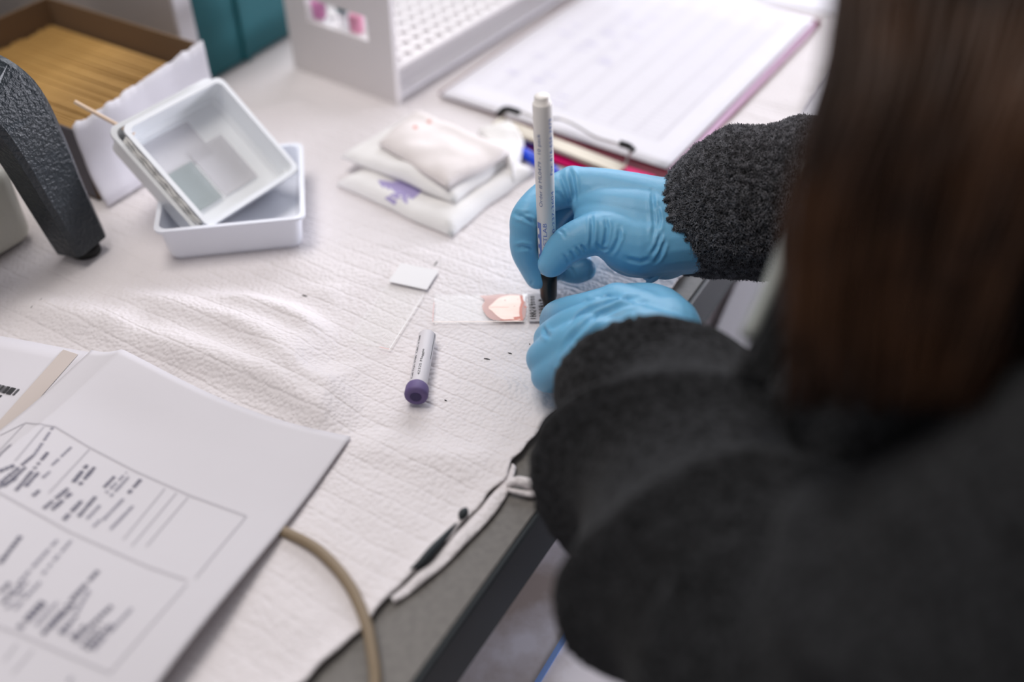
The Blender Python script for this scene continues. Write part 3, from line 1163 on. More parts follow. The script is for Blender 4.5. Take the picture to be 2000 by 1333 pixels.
add_box(bm, BO - DU * wall + Vector((0, 0, zb)), DU * wall, DV * lv, (0, 0, HB - 0.007))
ob('front_wall', bm, M_card, bx)
# torn white paper down the front
bm = bmesh.new()
nn = 60
rows = []
for i in range(nn + 1):
    t = i / nn
    v = -0.003 + t * 0.118
    htop = zb + HB + 0.001 + 0.010 * t + 0.0026 * noise.noise(Vector((t * 14, 0, 0))) + 0.0012 * noise.noise(Vector((t * 40, 2, 0)))
    row = []
    for k in range(9):
        s = k / 8
        z = zb + 0.0008 + (htop - zb) * s
        u = 0.0022 + 0.010 * (1 - s) ** 3 + 0.0012 * noise.noise(Vector((t * 6, s * 4, 1)))
        row.append(bm.verts.new(BO + DU * u + DV * v + Vector((0, 0, z))))
    rows.append(row)
for i in range(nn):
    for k in range(8):
        bm.faces.new((rows[i][k], rows[i + 1][k], rows[i + 1][k + 1], rows[i][k + 1]))
o = ob('torn_paper', bm, M_paper2, bx, True)
md = o.modifiers.new('s', 'SOLIDIFY'); md.thickness = 0.0003

# sticks, each its own object
stick0 = None
k = 0
rs = 0.00115
rows_ = []
for layer in range(2):
    nst = 42 if layer == 0 else 41
    for i in range(nst):
        rows_.append((layer, i))
for layer, i in rows_:
    v = 0.0040 + (i + 0.5 * layer) * 0.00245
    z = zb + 0.0455 + layer * 0.0021 + random.uniform(-0.0003, 0.0003)
    if stick0 is None:
        bm = bmesh.new()
        add_tube(bm, [Vector((0, 0, 0)), Vector((0.139, 0, 0))], rs, 8)
        stick0 = ob('applicator_stick', bm, M_stick, None, True)
        c = stick0
    else:
        c = stick0.copy()
        COL.objects.link(c)
    p = BO - DU * (0.1455 + random.uniform(-0.0015, 0.003)) + DV * v + Vector((0, 0, z))
    c.location = p
    c.rotation_euler = (random.uniform(0, 3), random.uniform(-0.006, 0.006), math.atan2(DU.y, DU.x) + random.uniform(-0.006, 0.006))
    tag(c, 'tan wooden applicator stick lying in the open cardboard box', 'applicator stick', 'wooden sticks in the box')
bm = bmesh.new()
add_box(bm, BO - DU * 0.1475 + DV * 0.0025 + Vector((0, 0, zb + 0.0015)), DU * 0.1445, DV * 0.1045, (0, 0, 0.042))
o = ob('wooden_sticks', bm, M_stick)
o['kind'] = 'stuff'
tag(o, 'tan wooden sticks packed below the top layers in the cardboard box', 'applicator sticks')

# ------------------------------------------------------------------ microscope with hammered arm at the left edge
mb = empty('microscope', at(-60, 480, 0.003), 'laboratory instrument with a dark hammered arm and rounded beige base at the left edge', 'instrument')
# arm: thick bent band
arm_px = [((160, 478), 0.010), ((108, 380), 0.046), ((60, 285), 0.080), ((8, 205), 0.107), ((-60, 165), 0.122), ((-160, 150), 0.127)]
P = smooth_path([at(x, y, z) for (x, y), z in arm_px], 6)
bm = bmesh.new()
wv = Vector((0.55, 0.83, 0)).normalized() * 0.0
rings = []
nrm_side = Vector((0.42, 0.90, 0)).normalized()
for i, p in enumerate(P):
    t = (P[min(i + 1, len(P) - 1)] - P[max(i - 1, 0)]).normalized()
    s = (nrm_side - t * nrm_side.dot(t)).normalized()
    n_ = s.cross(t).normalized()
    if n_.z < 0 and i > 8:
        pass
    w2 = lerp(0.0125, 0.0195, min(1, i / 18))
    h2_ = 0.011
    rings.append([bm.verts.new(p + s * a * w2 + n_ * b * h2_) for a, b in ((-1, -0.8), (-0.8, -1), (0.8, -1), (1, -0.8), (1, 0.8), (0.8, 1), (-0.8, 1), (-1, 0.8))])
for i in range(len(rings) - 1):
    for q in range(8):
        bm.faces.new((rings[i][q], rings[i][(q + 1) % 8], rings[i + 1][(q + 1) % 8], rings[i + 1][q]))
bm.faces.new(rings[0][::-1]); bm.faces.new(rings[-1])
ob('arm', bm, M_hammer, mb, False)
bm = bmesh.new()
f0 = P[0]
add_lathe(bm, (f0.x + 0.001, f0.y + 0.001, 0.0035), (0, 0, 1), [(0, 0.0080), (0.0005, 0.0088), (0.005, 0.0088), (0.0058, 0.008)], 24)
ob('rubber_foot', bm, M_rubber, mb, True)
bm = bmesh.new()
add_box(bm, Vector((-0.2825, 0.064, 0.004)) - DV * 0.16, DV * 0.16, -DU * 0.11, (0, 0, 0.055), 0.010, 5)
ob('base', bm, M_beige, mb, True)
bm = bmesh.new()
add_box(bm, at(5, 300, 0.085) - DV * 0.07 - DU * 0.08, DV * 0.07, DU * 0.08, (0, 0, 0.012), 0.003, 3)
ob('stage', bm, M_white, mb, True)
# dark case behind the box
bm = bmesh.new()
add_box(bm, Vector((-0.358, 0.20, 0.003)) - DU * 0.16, DU * 0.10, DV * 0.045, (0, 0, 0.24), 0.008, 3)
tag(ob('instrument_case', bm, M_black, None, True), 'black equipment case in the far corner behind the stick box', 'equipment case')

# ------------------------------------------------------------------ organizer and teal box behind
oc = Vector((-0.2215, 0.268, 0.0))     # near right corner
og = empty('desk_organizer', oc + Vector((0, 0, 0.002)), 'white upright organizer panel, its front coloured beige-grey as shade, behind the stick box', 'organizer')
bm = bmesh.new()
oz = Vector((0, 0, 0.002))
add_box(bm, oc - DV * 0.017 - DU * 0.24 + oz, DU * 0.239, DV * 0.004, (0, 0, 0.22), 0.001, 1)
ob('panel', bm, M_orgshade, og)
bm = bmesh.new()
add_box(bm, oc - DV * 0.0165 - DU * 0.003 + oz, DU * 0.004, DV * 0.0165, (0, 0, 0.22), 0.001, 2)
ob('side_strip', bm, M_whiteside, og)
bm = bmesh.new()
add_box(bm, oc - DV * 0.010 - DU * 0.24 + oz, DU * 0.236, DV * 0.010, (0, 0, 0.215))
ob('back_board', bm, M_whiteside, og)
tb = empty('teal_box', oc + DV * 0.04 - DU * 0.05, 'dark teal plastic storage box with a raised seam, beside the white organizer', 'storage box')
bm = bmesh.new()
add_box(bm, oc + DV * 0.002 - DU * 0.10 + oz * 2, DU * 0.098, DV * 0.125, (0, 0, 0.20), 0.003, 2)
ob('body', bm, M_teal, tb)
bm = bmesh.new()
add_box(bm, oc + DV * 0.045 - DU * 0.003 + oz * 2, DU * 0.0035, DV * 0.006, (0, 0, 0.20), 0.001, 2)
ob('seam', bm, M_teal, tb)
bm = bmesh.new()
add_box(bm, oc + DV * 0.001 - DU * 0.101 + Vector((0, 0, 0.075)), DU * 0.101, DV * 0.127, (0, 0, 0.006), 0.002, 2)
ob('lid_rim', bm, M_teal, tb)

# ------------------------------------------------------------------ tube rack with end panel and holed plate
rp = at(776, 207, 0.002)
rl = at(575, 133, 0.002)
ru = (rp - rl).normalized()
rv = Vector((-ru.y, ru.x, 0))
rw = (rp - rl).length
rk = empty('tube_rack', (rp + rl) / 2, 'white plastic tube rack with a handle opening in its end panel', 'rack')
PH = 0.085
bm = bmesh.new()
tk = 0.005
o = rl
xs = [0, 0.0235, rw - 0.0235, rw]
z0_, z1_ = 0.046, 0.065
add_box(bm, o, ru * rw, rv * tk, (0, 0, z0_))
add_box(bm, o + Vector((0, 0, z1_)), ru * rw, rv * tk, (0, 0, PH - z1_))
add_box(bm, o + Vector((0, 0, z0_)), ru * xs[1], rv * tk, (0, 0, z1_ - z0_))
add_box(bm, o + ru * xs[2] + Vector((0, 0, z0_)), ru * (rw - xs[2]), rv * tk, (0, 0, z1_ - z0_))
ob('end_panel', bm, M_white, rk)


def holed_plate(bm, o, ax_, ay_, nx, ny, pitch, rad, z, th, margin):
    def cell(cx, cy):
        n = 12
        ring = []; sq = []; low = []
        for k in range(n):
            a = 2 * math.pi * k / n
            c, s = math.cos(a), math.sin(a)
            f = pitch / 2 / max(abs(c), abs(s))
            ring.append(bm.verts.new(o + ax_ * (cx + rad * c) + ay_ * (cy + rad * s) + Vector((0, 0, z))))
            low.append(bm.verts.new(o + ax_ * (cx + rad * c) + ay_ * (cy + rad * s) + Vector((0, 0, z - th))))
            sq.append(bm.verts.new(o + ax_ * (cx + f * c) + ay_ * (cy + f * s) + Vector((0, 0, z))))
        for k in range(n):
            q = (k + 1) % n
            bm.faces.new((ring[k], ring[q], sq[q], sq[k]))
            bm.faces.new((ring[q], ring[k], low[k], low[q]))
        # corner fillers
        for k in range(4):
            a = math.pi / 4 + k * math.pi / 2
            cs, sn = math.copysign(1, math.cos(a)), math.copysign(1, math.sin(a))
            c0 = o + ax_ * (cx + cs * pitch / 2) + ay_ * (cy + sn * pitch / 2) + Vector((0, 0, z))
            near = sorted(sq, key=lambda v: (v.co - c0).length)[:2]
            bm.faces.new((near[0], near[1], bm.verts.new(c0)))
    for i in range(nx):
        for j in range(ny):
            cell(margin + pitch * (i + 0.5), margin + pitch * (j + 0.5))
    X, Y = nx * pitch + 2 * margin, ny * pitch + 2 * margin
    Z = Vector((0, 0, z - 0.0001)) - Vector((0, 0, th))
    add_box(bm, o + Z, ax_ * X, ay_ * margin, (0, 0, th))
    add_box(bm, o + Z + ay_ * (Y - margin), ax_ * X, ay_ * margin, (0, 0, th))
    add_box(bm, o + Z + ay_ * margin, ax_ * margin, ay_ * (Y - 2 * margin), (0, 0, th))
    add_box(bm, o + Z + ax_ * (X - margin) + ay_ * margin, ax_ * margin, ay_ * (Y - 2 * margin), (0, 0, th))


bm = bmesh.new()
pit = 0.0133
mg = (rw - 8 * pit) / 2
if mg < 0.002:
    pit = (rw - 0.006) / 8; mg = 0.003
holed_plate(bm, rl + rv * tk, ru, rv, 8, 21, pit, pit * 0.34, 0.030, 0.003, mg)
ob('holed_plate', bm, M_white, rk)
bm = bmesh.new()
add_box(bm, rl + rv * tk + Vector((0, 0, 0.004)), ru * rw, rv * (21 * pit + 2 * mg), (0, 0, 0.003))
ob('bottom_plate', bm, M_whiteside, rk)
bm = bmesh.new()
add_box(bm, rl + rv * (tk + 21 * pit + 2 * mg), ru * rw, rv * tk, (0, 0, PH))
ob('end_panel', bm, M_white, rk)
# capped tubes standing in the rack behind the handle opening
for cx, cy, m_, lab, hh in ((0, 1, M_teal, 'teal', 0.050), (1, 0, mat('pink_cap', (0.72, 0.28, 0.52), 0.5), 'pink', 0.046), (2, 1, M_teal, 'dark teal', 0.050), (4, 0, mat('rose_cap', (0.75, 0.32, 0.45), 0.5), 'rose', 0.044), (3, 2, mat('violet_cap', (0.22, 0.16, 0.50), 0.5), 'violet', 0.050)):
    p = rl + rv * tk + ru * (mg + pit * (cx + 0.5)) + rv * (mg + pit * (cy + 0.5))
    v_ = empty('capped_vial', p + Vector((0, 0, 0.007)), 'small vial with a %s cap standing in the white rack behind its handle opening' % lab, 'vial', 'capped vials in the rack')
    bm = bmesh.new()
    add_lathe(bm, p, (0, 0, 1), [(0.0075, 0.002), (0.009, 0.0038), (hh, 0.0038)], 16)
    ob('tube', bm, M_tray2, v_, True)
    bm = bmesh.new()
    add_lathe(bm, p, (0, 0, 1), [(hh - 0.002, 0.0055), (hh + 0.010, 0.0058), (hh + 0.012, 0.005)], 16)
    ob('cap', bm, m_, v_, True)

# ------------------------------------------------------------------ gauze stack and clear bag
def pillow(name, pts, z0, th, m, seed, wob=0.0015, parent=None, sub=22, skirt=0.0):
    """soft folded pad over a four-sided outline: corners in order"""
    a, b, c, d = [Vector(p) for p in pts]
    bm = bmesh.new()
    top = []; bot = []
    for i in range(sub + 1):
        tr = []; br = []
        for j in range(sub + 1):
            s, t = i / sub, j / sub
            p = (a * (1 - s) + b * s) * (1 - t) + (d * (1 - s) + c * s) * t
            e_ = min(s, 1 - s, t, 1 - t) * 2
            k = (1 - (1 - min(1, e_ * 3.2)) ** 2) ** 0.5
            q = Vector((p.x, p.y, 0))
            off = noise.noise_vector(q * 40 + Vector((seed, 0, 0))) * 0.0022
            wv_ = noise.noise(q * 55 + Vector((seed, 3, 1))) * wob + noise.noise(q * 20 + Vector((seed, 9, 1))) * wob * 1.6
            z = z0(s, t) if callable(z0) else z0
            tr.append(bm.verts.new((p.x + off.x, p.y + off.y, z + th * (0.25 + 0.75 * k) + wv_ * k)))
            br.append(bm.verts.new((p.x + off.x, p.y + off.y, z + (0.02 * th))))
        top.append(tr); bot.append(br)
    for i in range(sub):
        for j in range(sub):
            bm.faces.new((top[i][j], top[i + 1][j], top[i + 1][j + 1], top[i][j + 1]))
            bm.faces.new((bot[i][j + 1], bot[i + 1][j + 1], bot[i + 1][j], bot[i][j]))
    for k in range(sub):
        bm.faces.new((top[k][0], bot[k][0], bot[k + 1][0], top[k + 1][0]))
        bm.faces.new((top[k + 1][sub], bot[k + 1][sub], bot[k][sub], top[k][sub]))
        bm.faces.new((top[0][k + 1], bot[0][k + 1], bot[0][k], top[0][k]))
        bm.faces.new((top[sub][k], bot[sub][k], bot[sub][k + 1], top[sub][k + 1]))
    return ob(name, bm, m, parent, True)


g1 = pillow('gauze_pad', [at(658, 362, 0.004), at(880, 462, 0.004), at(1042, 338, 0.004), at(830, 262, 0.004)], 0.0030, 0.0085, M_gauze, 1.3)
tag(g1, 'lower folded white gauze pad with a purple stain, on the absorbent pad', 'gauze pad', 'folded gauze pads')
g2 = pillow('gauze_pad', [at(664, 300, 0.016), at(884, 388, 0.016), at(1016, 296, 0.016), at(800, 222, 0.016)], 0.0125, 0.0070, M_gauze, 5.1)
tag(g2, 'upper folded gauze pad lying across the stained one, under the plastic bag', 'gauze pad', 'folded gauze pads')
g3 = pillow('plastic_bag', [at(738, 268, 0.026), at(872, 362, 0.023), at(1000, 292, 0.024), at(812, 205, 0.026)], 0.0205, 0.0055, M_bag, 9.4, wob=0.0022)
tag(g3, 'crumpled translucent bag with red dots on top of the gauze pads', 'plastic bag')
g4 = pillow('tissue', [at(930, 230, 0.02), at(1000, 345, 0.012), at(1026, 280, 0.012), at(1000, 240, 0.012)], 0.006, 0.011, M_gauze, 2.2, wob=0.003)
tag(g4, 'scrunched white tissue at the right end of the gauze stack', 'tissue')


def patch(name, parent_obj, px, m, lift=0.0002):
    """stain lying on the top of parent_obj, outline in pixels"""
    me = parent_obj.data
    bv = BVHTree.FromPolygons([v.co[:] for v in me.vertices], [tuple(p.vertices) for p in me.polygons])
    cx = sum(p[0] for p in px) / len(px); cy = sum(p[1] for p in px) / len(px)
    bm = bmesh.new()

    def h(x, y):
        d = (FW + RT * ((x - 1000) / FPX) - UP * ((y - 666.5) / FPX)).normalized()
        r_ = bv.ray_cast(CAM, d)
        return (r_[0] + r_[1] * lift * (1 if r_[1].z > 0 else -1)) if r_[0] is not None else None
    N = len(px)
    rings = []
    for k in range(1, 5):
        f = k / 4
        rings.append([h(cx + (x - cx) * f, cy + (y - cy) * f) for x, y in px])
    c0 = h(cx, cy)
    if c0 is None or any(p is None for r_ in rings for p in r_):
        bm.free()
        return None
    cv = bm.verts.new(c0)
    RV = [[bm.verts.new(p) for p in r_] for r_ in rings]
    for i in range(N):
        bm.faces.new((cv, RV[0][i], RV[0][(i + 1) % N]))
        for k in range(3):
            bm.faces.new((RV[k][i], RV[k + 1][i], RV[k + 1][(i + 1) % N], RV[k][(i + 1) % N]))
    me2 = bpy.data.meshes.new(name)
    bm.to_mesh(me2); bm.free()
    return link(name, me2, m, parent_obj)


patch('purple_stain', g1, [(738, 352), (768, 356), (790, 352), (830, 366), (818, 380), (795, 398), (770, 400), (752, 388)], M_purple)
patch('dark_stain', g1, [(786, 350), (806, 352), (828, 366), (810, 364), (796, 362)], M_purpled, 0.0004)
for x, y in ((811, 249), (838, 238), (870, 240)):
    patch('red_dot', g3, [(x - 5, y), (x, y - 4), (x + 6, y), (x, y + 4)], M_red)

# ------------------------------------------------------------------ clipboard
ZB = 0.0055
cA, cB, cC = at(858, 187, ZB), at(1295, 330, ZB), at(1618, 52, ZB)
cu = (cB - cA).normalized()
cvv = (cC - cB); cvv = (cvv - cu * cvv.dot(cu)).normalized()
cb = empty('clipboard', cB, 'maroon clipboard with a metal clip holding a printed log sheet', 'clipboard')
PW = (cB - cA).length + 0.003
PLn = (cC - cB).length
bm = bmesh.new()
bo = cA - cvv * 0.030 - cu * 0.004 - Vector((0, 0, 0.0025))
pl = [cA + cu * 0.095 - cvv * 0.034, cB + cu * 0.010 - cvv * 0.030, cB + cu * 0.010 + cvv * (PLn + 0.01), cA - cu * 0.004 + cvv * (PLn + 0.01), cA - cu * 0.004 + cvv * 0.004, cA + cu * 0.06 + cvv * 0.001]
prism(bm, pl, ZB - 0.0023, ZB - 0.0003, 0.0006)
ob('board', bm, M_maroon, cb)
bm = bmesh.new()
s0 = cA + cu * 0.115 - cvv * 0.0335
add_box(bm, Vector((s0.x, s0.y, ZB - 0.0004)), cu * (PW - 0.118), cvv * 0.022, (0, 0, 0.0009))
ob('magenta_edge', bm, M_magenta, cb)
bm = bmesh.new()
s0 = cB + cu * 0.0045
add_box(bm, Vector((s0.x, s0.y, ZB - 0.0006)), cu * 0.004, cvv * PLn, (0, 0, 0.0006))
ob('side_edge', bm, mat('pink_lilac_edge', (0.55, 0.32, 0.50), 0.4), cb)


def cl(x, y, z=0.0):
    return cA + cu * x + cvv * y + Vector((0, 0, z))


# log sheets on the board
for k, (dx, dy, lab) in enumerate(((0.001, 0.002, 'sheet under'), (0, 0, 'sheet top'))):
    pass
bm = bmesh.new()
NX, NY = 16, 30
g = [[bm.verts.new(cl(PW * i / NX, (PLn + 0.004) * j / NY, 0.0006 + 0.0016 * (1 - math.cos(i / NX * math.pi * 2)) * 0.5 * (j / NY) + 0.0009 * (1 if 0 < j < NY else 0.6))) for j in range(NY + 1)] for i in range(NX + 1)]
for i in range(NX):
    for j in range(NY):
        bm.faces.new((g[i][j], g[i + 1][j], g[i + 1][j + 1], g[i][j + 1]))
ps = ob('log_sheet', bm, M_paper2, None, True)
md = ps.modifiers.new('s', 'SOLIDIFY'); md.thickness = 0.0004
tag(ps, 'printed log sheet with faint blue entries held by the clipboard', 'paper sheet')


def sheet_z(i_, j_):
    s = i_ / PW; t = j_ / (PLn + 0.004)
    return 0.0006 + 0.0016 * (1 - math.cos(s * math.pi * 2)) * 0.5 * t + 0.0009 + 0.0003


bm = bmesh.new()
for k in range(36):
    y = 0.030 + k * 0.0060
    if y > PLn - 0.012:
        break
    pts = [cl(x, y, sheet_z(x, y)) for x in np.linspace(0.012, PW - 0.022, 10)]
    strip(bm, pts, 0.0004)
for x in list(np.linspace(0.012, PW - 0.022, 9)):
    pts = [cl(x, y, sheet_z(x, y)) for y in np.linspace(0.030, PLn - 0.014, 24)]
    strip(bm, pts, 0.0004 if x < PW - 0.03 else 0.0008)
ob('ruled_grid', bm, M_pale, ps)
bm = bmesh.new()
rnd = random.Random(3)
for k in range(26):
    x = rnd.choice((0.02, 0.045, 0.07)) + rnd.uniform(0, 0.008); y = 0.033 + 0.0060 * rnd.randrange(30)
    if y > PLn - 0.02:
        continue
    pts = [cl(x + 0.0011 * q, y + 0.0016 * math.sin(q * 1.9 + k) + 0.003, 0.0003 + sheet_z(x, y)) for q in range(rnd.randrange(8, 15))]
    strip(bm, pts, 0.0005)
ob('blue_handwriting', bm, M_blueink, ps)

# clip: flat bar, hinge, bent wire with rubber ends
bm = bmesh.new()
w0 = at(975, 222, 0.014); w1 = at(1228, 322, 0.012)
wd_ = (w1 - w0).normalized()
wn = Vector((wd_.y, -wd_.x, 0))
zz_ = Vector((0, 0, 1))
b0 = at(978, 232, 0.0105); b1 = at(1222, 326, 0.0105)
bd = (b1 - b0).normalized(); bn = Vector((bd.y, -bd.x, 0)).normalized()
add_box(bm, b0, b1 - b0, bn * 0.011, (0, 0, 0.0012), 0.0005, 2)
add_box(bm, b0 - bn * 0.001 - zz_ * 0.0030, b1 - b0, bn * 0.002, (0, 0, 0.0042), 0.0004, 1)
ob('clip_bar', bm, M_metal, cb)
bm = bmesh.new()
P = smooth_path([at(985, 226, 0.012), at(990, 216, 0.018), at(1010, 216, 0.020), at(1060, 232, 0.019), at(1095, 232, 0.018), at(1130, 248, 0.017), at(1165, 268, 0.018), at(1215, 283, 0.020), at(1232, 292, 0.019), at(1226, 308, 0.013), at(1222, 322, 0.009)], 6)
add_tube(bm, P, 0.0010, 8)
ob('clip_wire', bm, M_wire, cb, True)
for pts in ([(974, 224, 0.017), (988, 213, 0.019), (1014, 220, 0.020)], [(1210, 280, 0.021), (1228, 286, 0.020), (1238, 296, 0.017)]):
    bm = bmesh.new()
    add_tube(bm, smooth_path([at(*p) for p in pts], 5), 0.0024, 10)
    ob('rubber_sleeve', bm, M_rubber, cb, True)
bm = bmesh.new()
add_tube(bm, [b0 + bn * 0.010 + zz_ * -0.001, b1 + bn * 0.010 + zz_ * -0.001], 0.0018, 10)
ob('clip_hinge', bm, M_metal, cb, True)
# blue pens beside the clip
for k, (pa, pb, lab) in enumerate((((1010, 268), (1110, 296), 'blue pen nearer the clip, lying between gauze and clipboard'), ((1006, 288), (1110, 352), 'blue pen nearer the gloved hand, lying beside the clipboard'))):
    a = at(*pa, 0.0068 + 0.0 * k); b = at(*pb, 0.0066)
    dr_ = (b - a).normalized()
    pe = empty('blue_pen', a, lab, 'pen', 'blue pens by the clipboard')
    bm = bmesh.new()
    add_lathe(bm, a, dr_, [(0, 0.0030), (0.002, 0.0038), (0.040, 0.0038), (0.050, 0.0012), (0.0505, 0.0004)], 16)
    ob('barrel', bm, M_bluepen, pe, True)
    bm = bmesh.new()
    add_lathe(bm, a + dr_ * 0.001, dr_, [(0, 0.0039), (0.022, 0.0042), (0.0225, 0.0036)], 16)
    ob('pen_cap', bm, M_bluepen, pe, True)

# further papers on the back of the desk
for k, (pts, z, m_, lab) in enumerate((
    ([(1080, -60), (1300, -20), (1640, 30), (1900, -80), (1500, -160)], 0.003, M_paper2, 'blank white sheet on the far side of the clipboard'),
    ([(1630, 90), (1700, 160), (1560, 330), (1440, 330)], 0.0012, M_paper2, 'white sheet beside the right edge of the clipboard'),
    ([(1060, -10), (900, 120), (850, 150), (1000, 40)], 0.0030, M_paper2, 'narrow white sheet between the rack and the clipboard'))):
    bm = bmesh.new()
    prism(bm, [at(x, y, z) for x, y in pts], z, z + 0.0006)
    tag(ob('paper_sheet', bm, m_), lab, 'paper sheet', 'loose sheets at the back of the desk')

# ------------------------------------------------------------------ printed form at the lower left
FK = at(685, 853, 0.006)
F1 = at(238, 682, 0.016)
wdir = Vector((F1.x - FK.x, F1.y - FK.y, 0)).normalized()
F2 = at(370, 1333, 0.017)
ldir = Vector((F2.x - FK.x, F2.y - FK.y, 0))
ldir = (ldir - wdir * (ldir.dot(wdir) * 0.85)).normalized()
crestU = Vector((F1.x - FK.x, F1.y - FK.y, 0)).length


def solve_wl(x, y):
    d = Vector((x - FK.x, y - FK.y))
    det = wdir.x * ldir.y - wdir.y * ldir.x
    a = (d.x * ldir.y - d.y * ldir.x) / det
    b = (wdir.x * d.y - wdir.y * d.x) / det
    return a, b


def form_h(x, y):
    a, b = solve_wl(x, y)
    up_ = 0.0060 + 0.010 * sm(a, 0.02, crestU) + 0.002 * math.sin(a * 40) * sm(b, 0.0, 0.05)
    if a > crestU:
        t = min((a - crestU) / 0.028, 1)
        up_ = 0.016 - 0.0095 * (1 - (1 - t) ** 2)
        up_ += 0.008 * sm(a, crestU + 0.04, crestU + 0.10)
    return up_ + 0.011 * sm(b, 0.03, 0.15)


def onf(px, py, lift=0.0):
    z = 0.010
    for _ in range(8):
        p = at(px, py, z)
        z = form_h(p.x, p.y) + lift
    return at(px, py, z)


bm = bmesh.new()
NA, NB = 70, 60
AM = crestU + 0.024
g = []
for i in range(NA + 1):
    row = []
    for j in range(NB + 1):
        a = AM * i / NA
        b = -0.0 + 0.26 * j / NB
        p = Vector((FK.x, FK.y, 0)) + wdir * a + ldir * b
        # the top edge bows slightly between corner and fold
        bow = 0.006 * math.sin(math.pi * min(a / crestU, 1.0)) * max(0, 1 - j / 14)
        p = p + ldir * (-bow * -1)
        row.append(bm.verts.new((p.x, p.y, form_h(p.x, p.y))))
    g.append(row)
for i in range(NA):
    for j in range(NB):
        bm.faces.new((g[i][j], g[i + 1][j], g[i + 1][j + 1], g[i][j + 1]))
form = ob('printed_form', bm, M_paper, None, True)
md = form.modifiers.new('s', 'SOLIDIFY'); md.thickness = 0.0003
tag(form, 'large printed form with a fold and boxed text blocks, at lower left', 'form')


def cpx(x, y):
    return x / 2.41, 780 + y / 2.41


def fline(bm, pts, wid):
    P = []
    for i in range(len(pts) - 1):
        for k in range(8):
            P.append(onf(lerp(pts[i][0], pts[i + 1][0], k / 8), lerp(pts[i][1], pts[i + 1][1], k / 8), 0.0003))
    P.append(onf(*pts[-1], 0.0003))
    strip(bm, P, wid, form_h, 0.0003)


bm = bmesh.new()
for pts in ([(0, 170), (120, 110), (260, 128), (420, 225), (640, 340), (900, 455), (1160, 550)], [(1160, 550), (1010, 730), (920, 842)], [(-30, 425), (20, 452), (330, 625), (700, 790), (880, 852)],
            [(880, 870), (700, 1075), (520, 1285)], [(-20, 1065), (100, 1110), (250, 1175), (520, 1290)], [(230, 440), (420, 235)], [(120, 110), (-20, 260)], [(580, 660), (775, 420)], [(620, 690), (830, 440)], [(690, 690), (885, 460)],
            [(20, 1230), (80, 1150)], [(60, 1290), (155, 1180)], [(205, 130), (70, 290)]):
    fline(bm, [cpx(*p) for p in pts], 0.0007)
ob('ruled_boxes', bm, M_line, form)
rows_txt = [((75, 430), (225, 250), 2), ((120, 410), (180, 345), 2), ((155, 455), (190, 425), 2), ((200, 370), (235, 340), 1), ((245, 310), (335, 225), 1), ((205, 515), (320, 420), 3), ((345, 390), (410, 310), 3), ((375, 402), (445, 320), 3),
            ((245, 520), (345, 432), 3), ((300, 568), (385, 478), 4), ((370, 552), (460, 447), 2), ((490, 415), (545, 357), 2), ((410, 562), (470, 500), 1), ((520, 457), (605, 365), 1), ((500, 440), (595, 345), 1), ((485, 568), (580, 470), 1), ((605, 442), (662, 378), 2),
            ((520, 612), (625, 503), 1), ((440, 600), (480, 560), 1), ((0, 772), (97, 645), 3), ((92, 862), (270, 662), 1), ((202, 822), (335, 665), 1), ((60, 920), (130, 860), 1), ((10, 960), (90, 870), 2), ((0, 910), (50, 860), 2), ((30, 985), (120, 900), 1), ((70, 990), (190, 860), 1),
            ((90, 1078), (205, 955), 6), ((170, 1065), (270, 955), 1), ((200, 1108), (465, 805), 3), ((240, 1075), (350, 960), 2), ((280, 1100), (360, 1020), 2), ((300, 1110), (420, 900), 1), ((335, 1125), (400, 1060), 2), ((350, 1140), (540, 960), 2), ((385, 1165), (480, 1060), 2), ((410, 1180), (525, 1060), 2), ((440, 1180), (620, 985), 1),
            ((-10, 270), (50, 215), 4), ((0, 395), (160, 262), 2), ((20, 410), (120, 320), 2), ((-5, 340), (70, 310), 3), ((-20, 420), (80, 370), 2), ((320, 1333), (340, 1310), 1), ((160, 262), (250, 130), 1)]
bm = bmesh.new(); bm2 = bmesh.new()
rnd = random.Random(11)
for p0, p1, wt in rows_txt:
    a = onf(*cpx(*p0), 0.0003); b = onf(*cpx(*p1), 0.0003)
    L_ = (b - a).length
    d = (b - a) / L_
    x = 0.0
    tgt = bm2 if wt == 1 else bm
    wid = 0.0013 + 0.0003 * min(wt, 3) + (0.0012 if wt > 4 else 0)
    while x < L_:
        l = rnd.uniform(0.0011, 0.0023)
        q0 = a + d * x; q1 = a + d * min(x + l, L_)
        strip(tgt, [q0, (q0 + q1) / 2, q1], wid * rnd.uniform(0.8, 1.05), form_h, 0.0003)
        x += l + (0.0018 if rnd.random() < 0.2 else 0.0004)
ob('printed_text', bm, mat('dark_print', (0.15, 0.145, 0.19), 0.7), form)
ob('light_print', bm2, M_greyink, form)

# label sheet with bar code, left of the form
def lab_h(x, y):
    a, b = solve_wl(x, y)
    return 0.0055 + 0.010 * sm(a, crestU + 0.01, crestU + 0.09) + 0.004 * sm(b, 0.05, 0.2) - 0.0012


def onl(px, py, lift=0.0):
    z = 0.010
    for _ in range(8):
        p = at(px, py, z)
        z = lab_h(p.x, p.y) + lift
    return at(px, py, z)


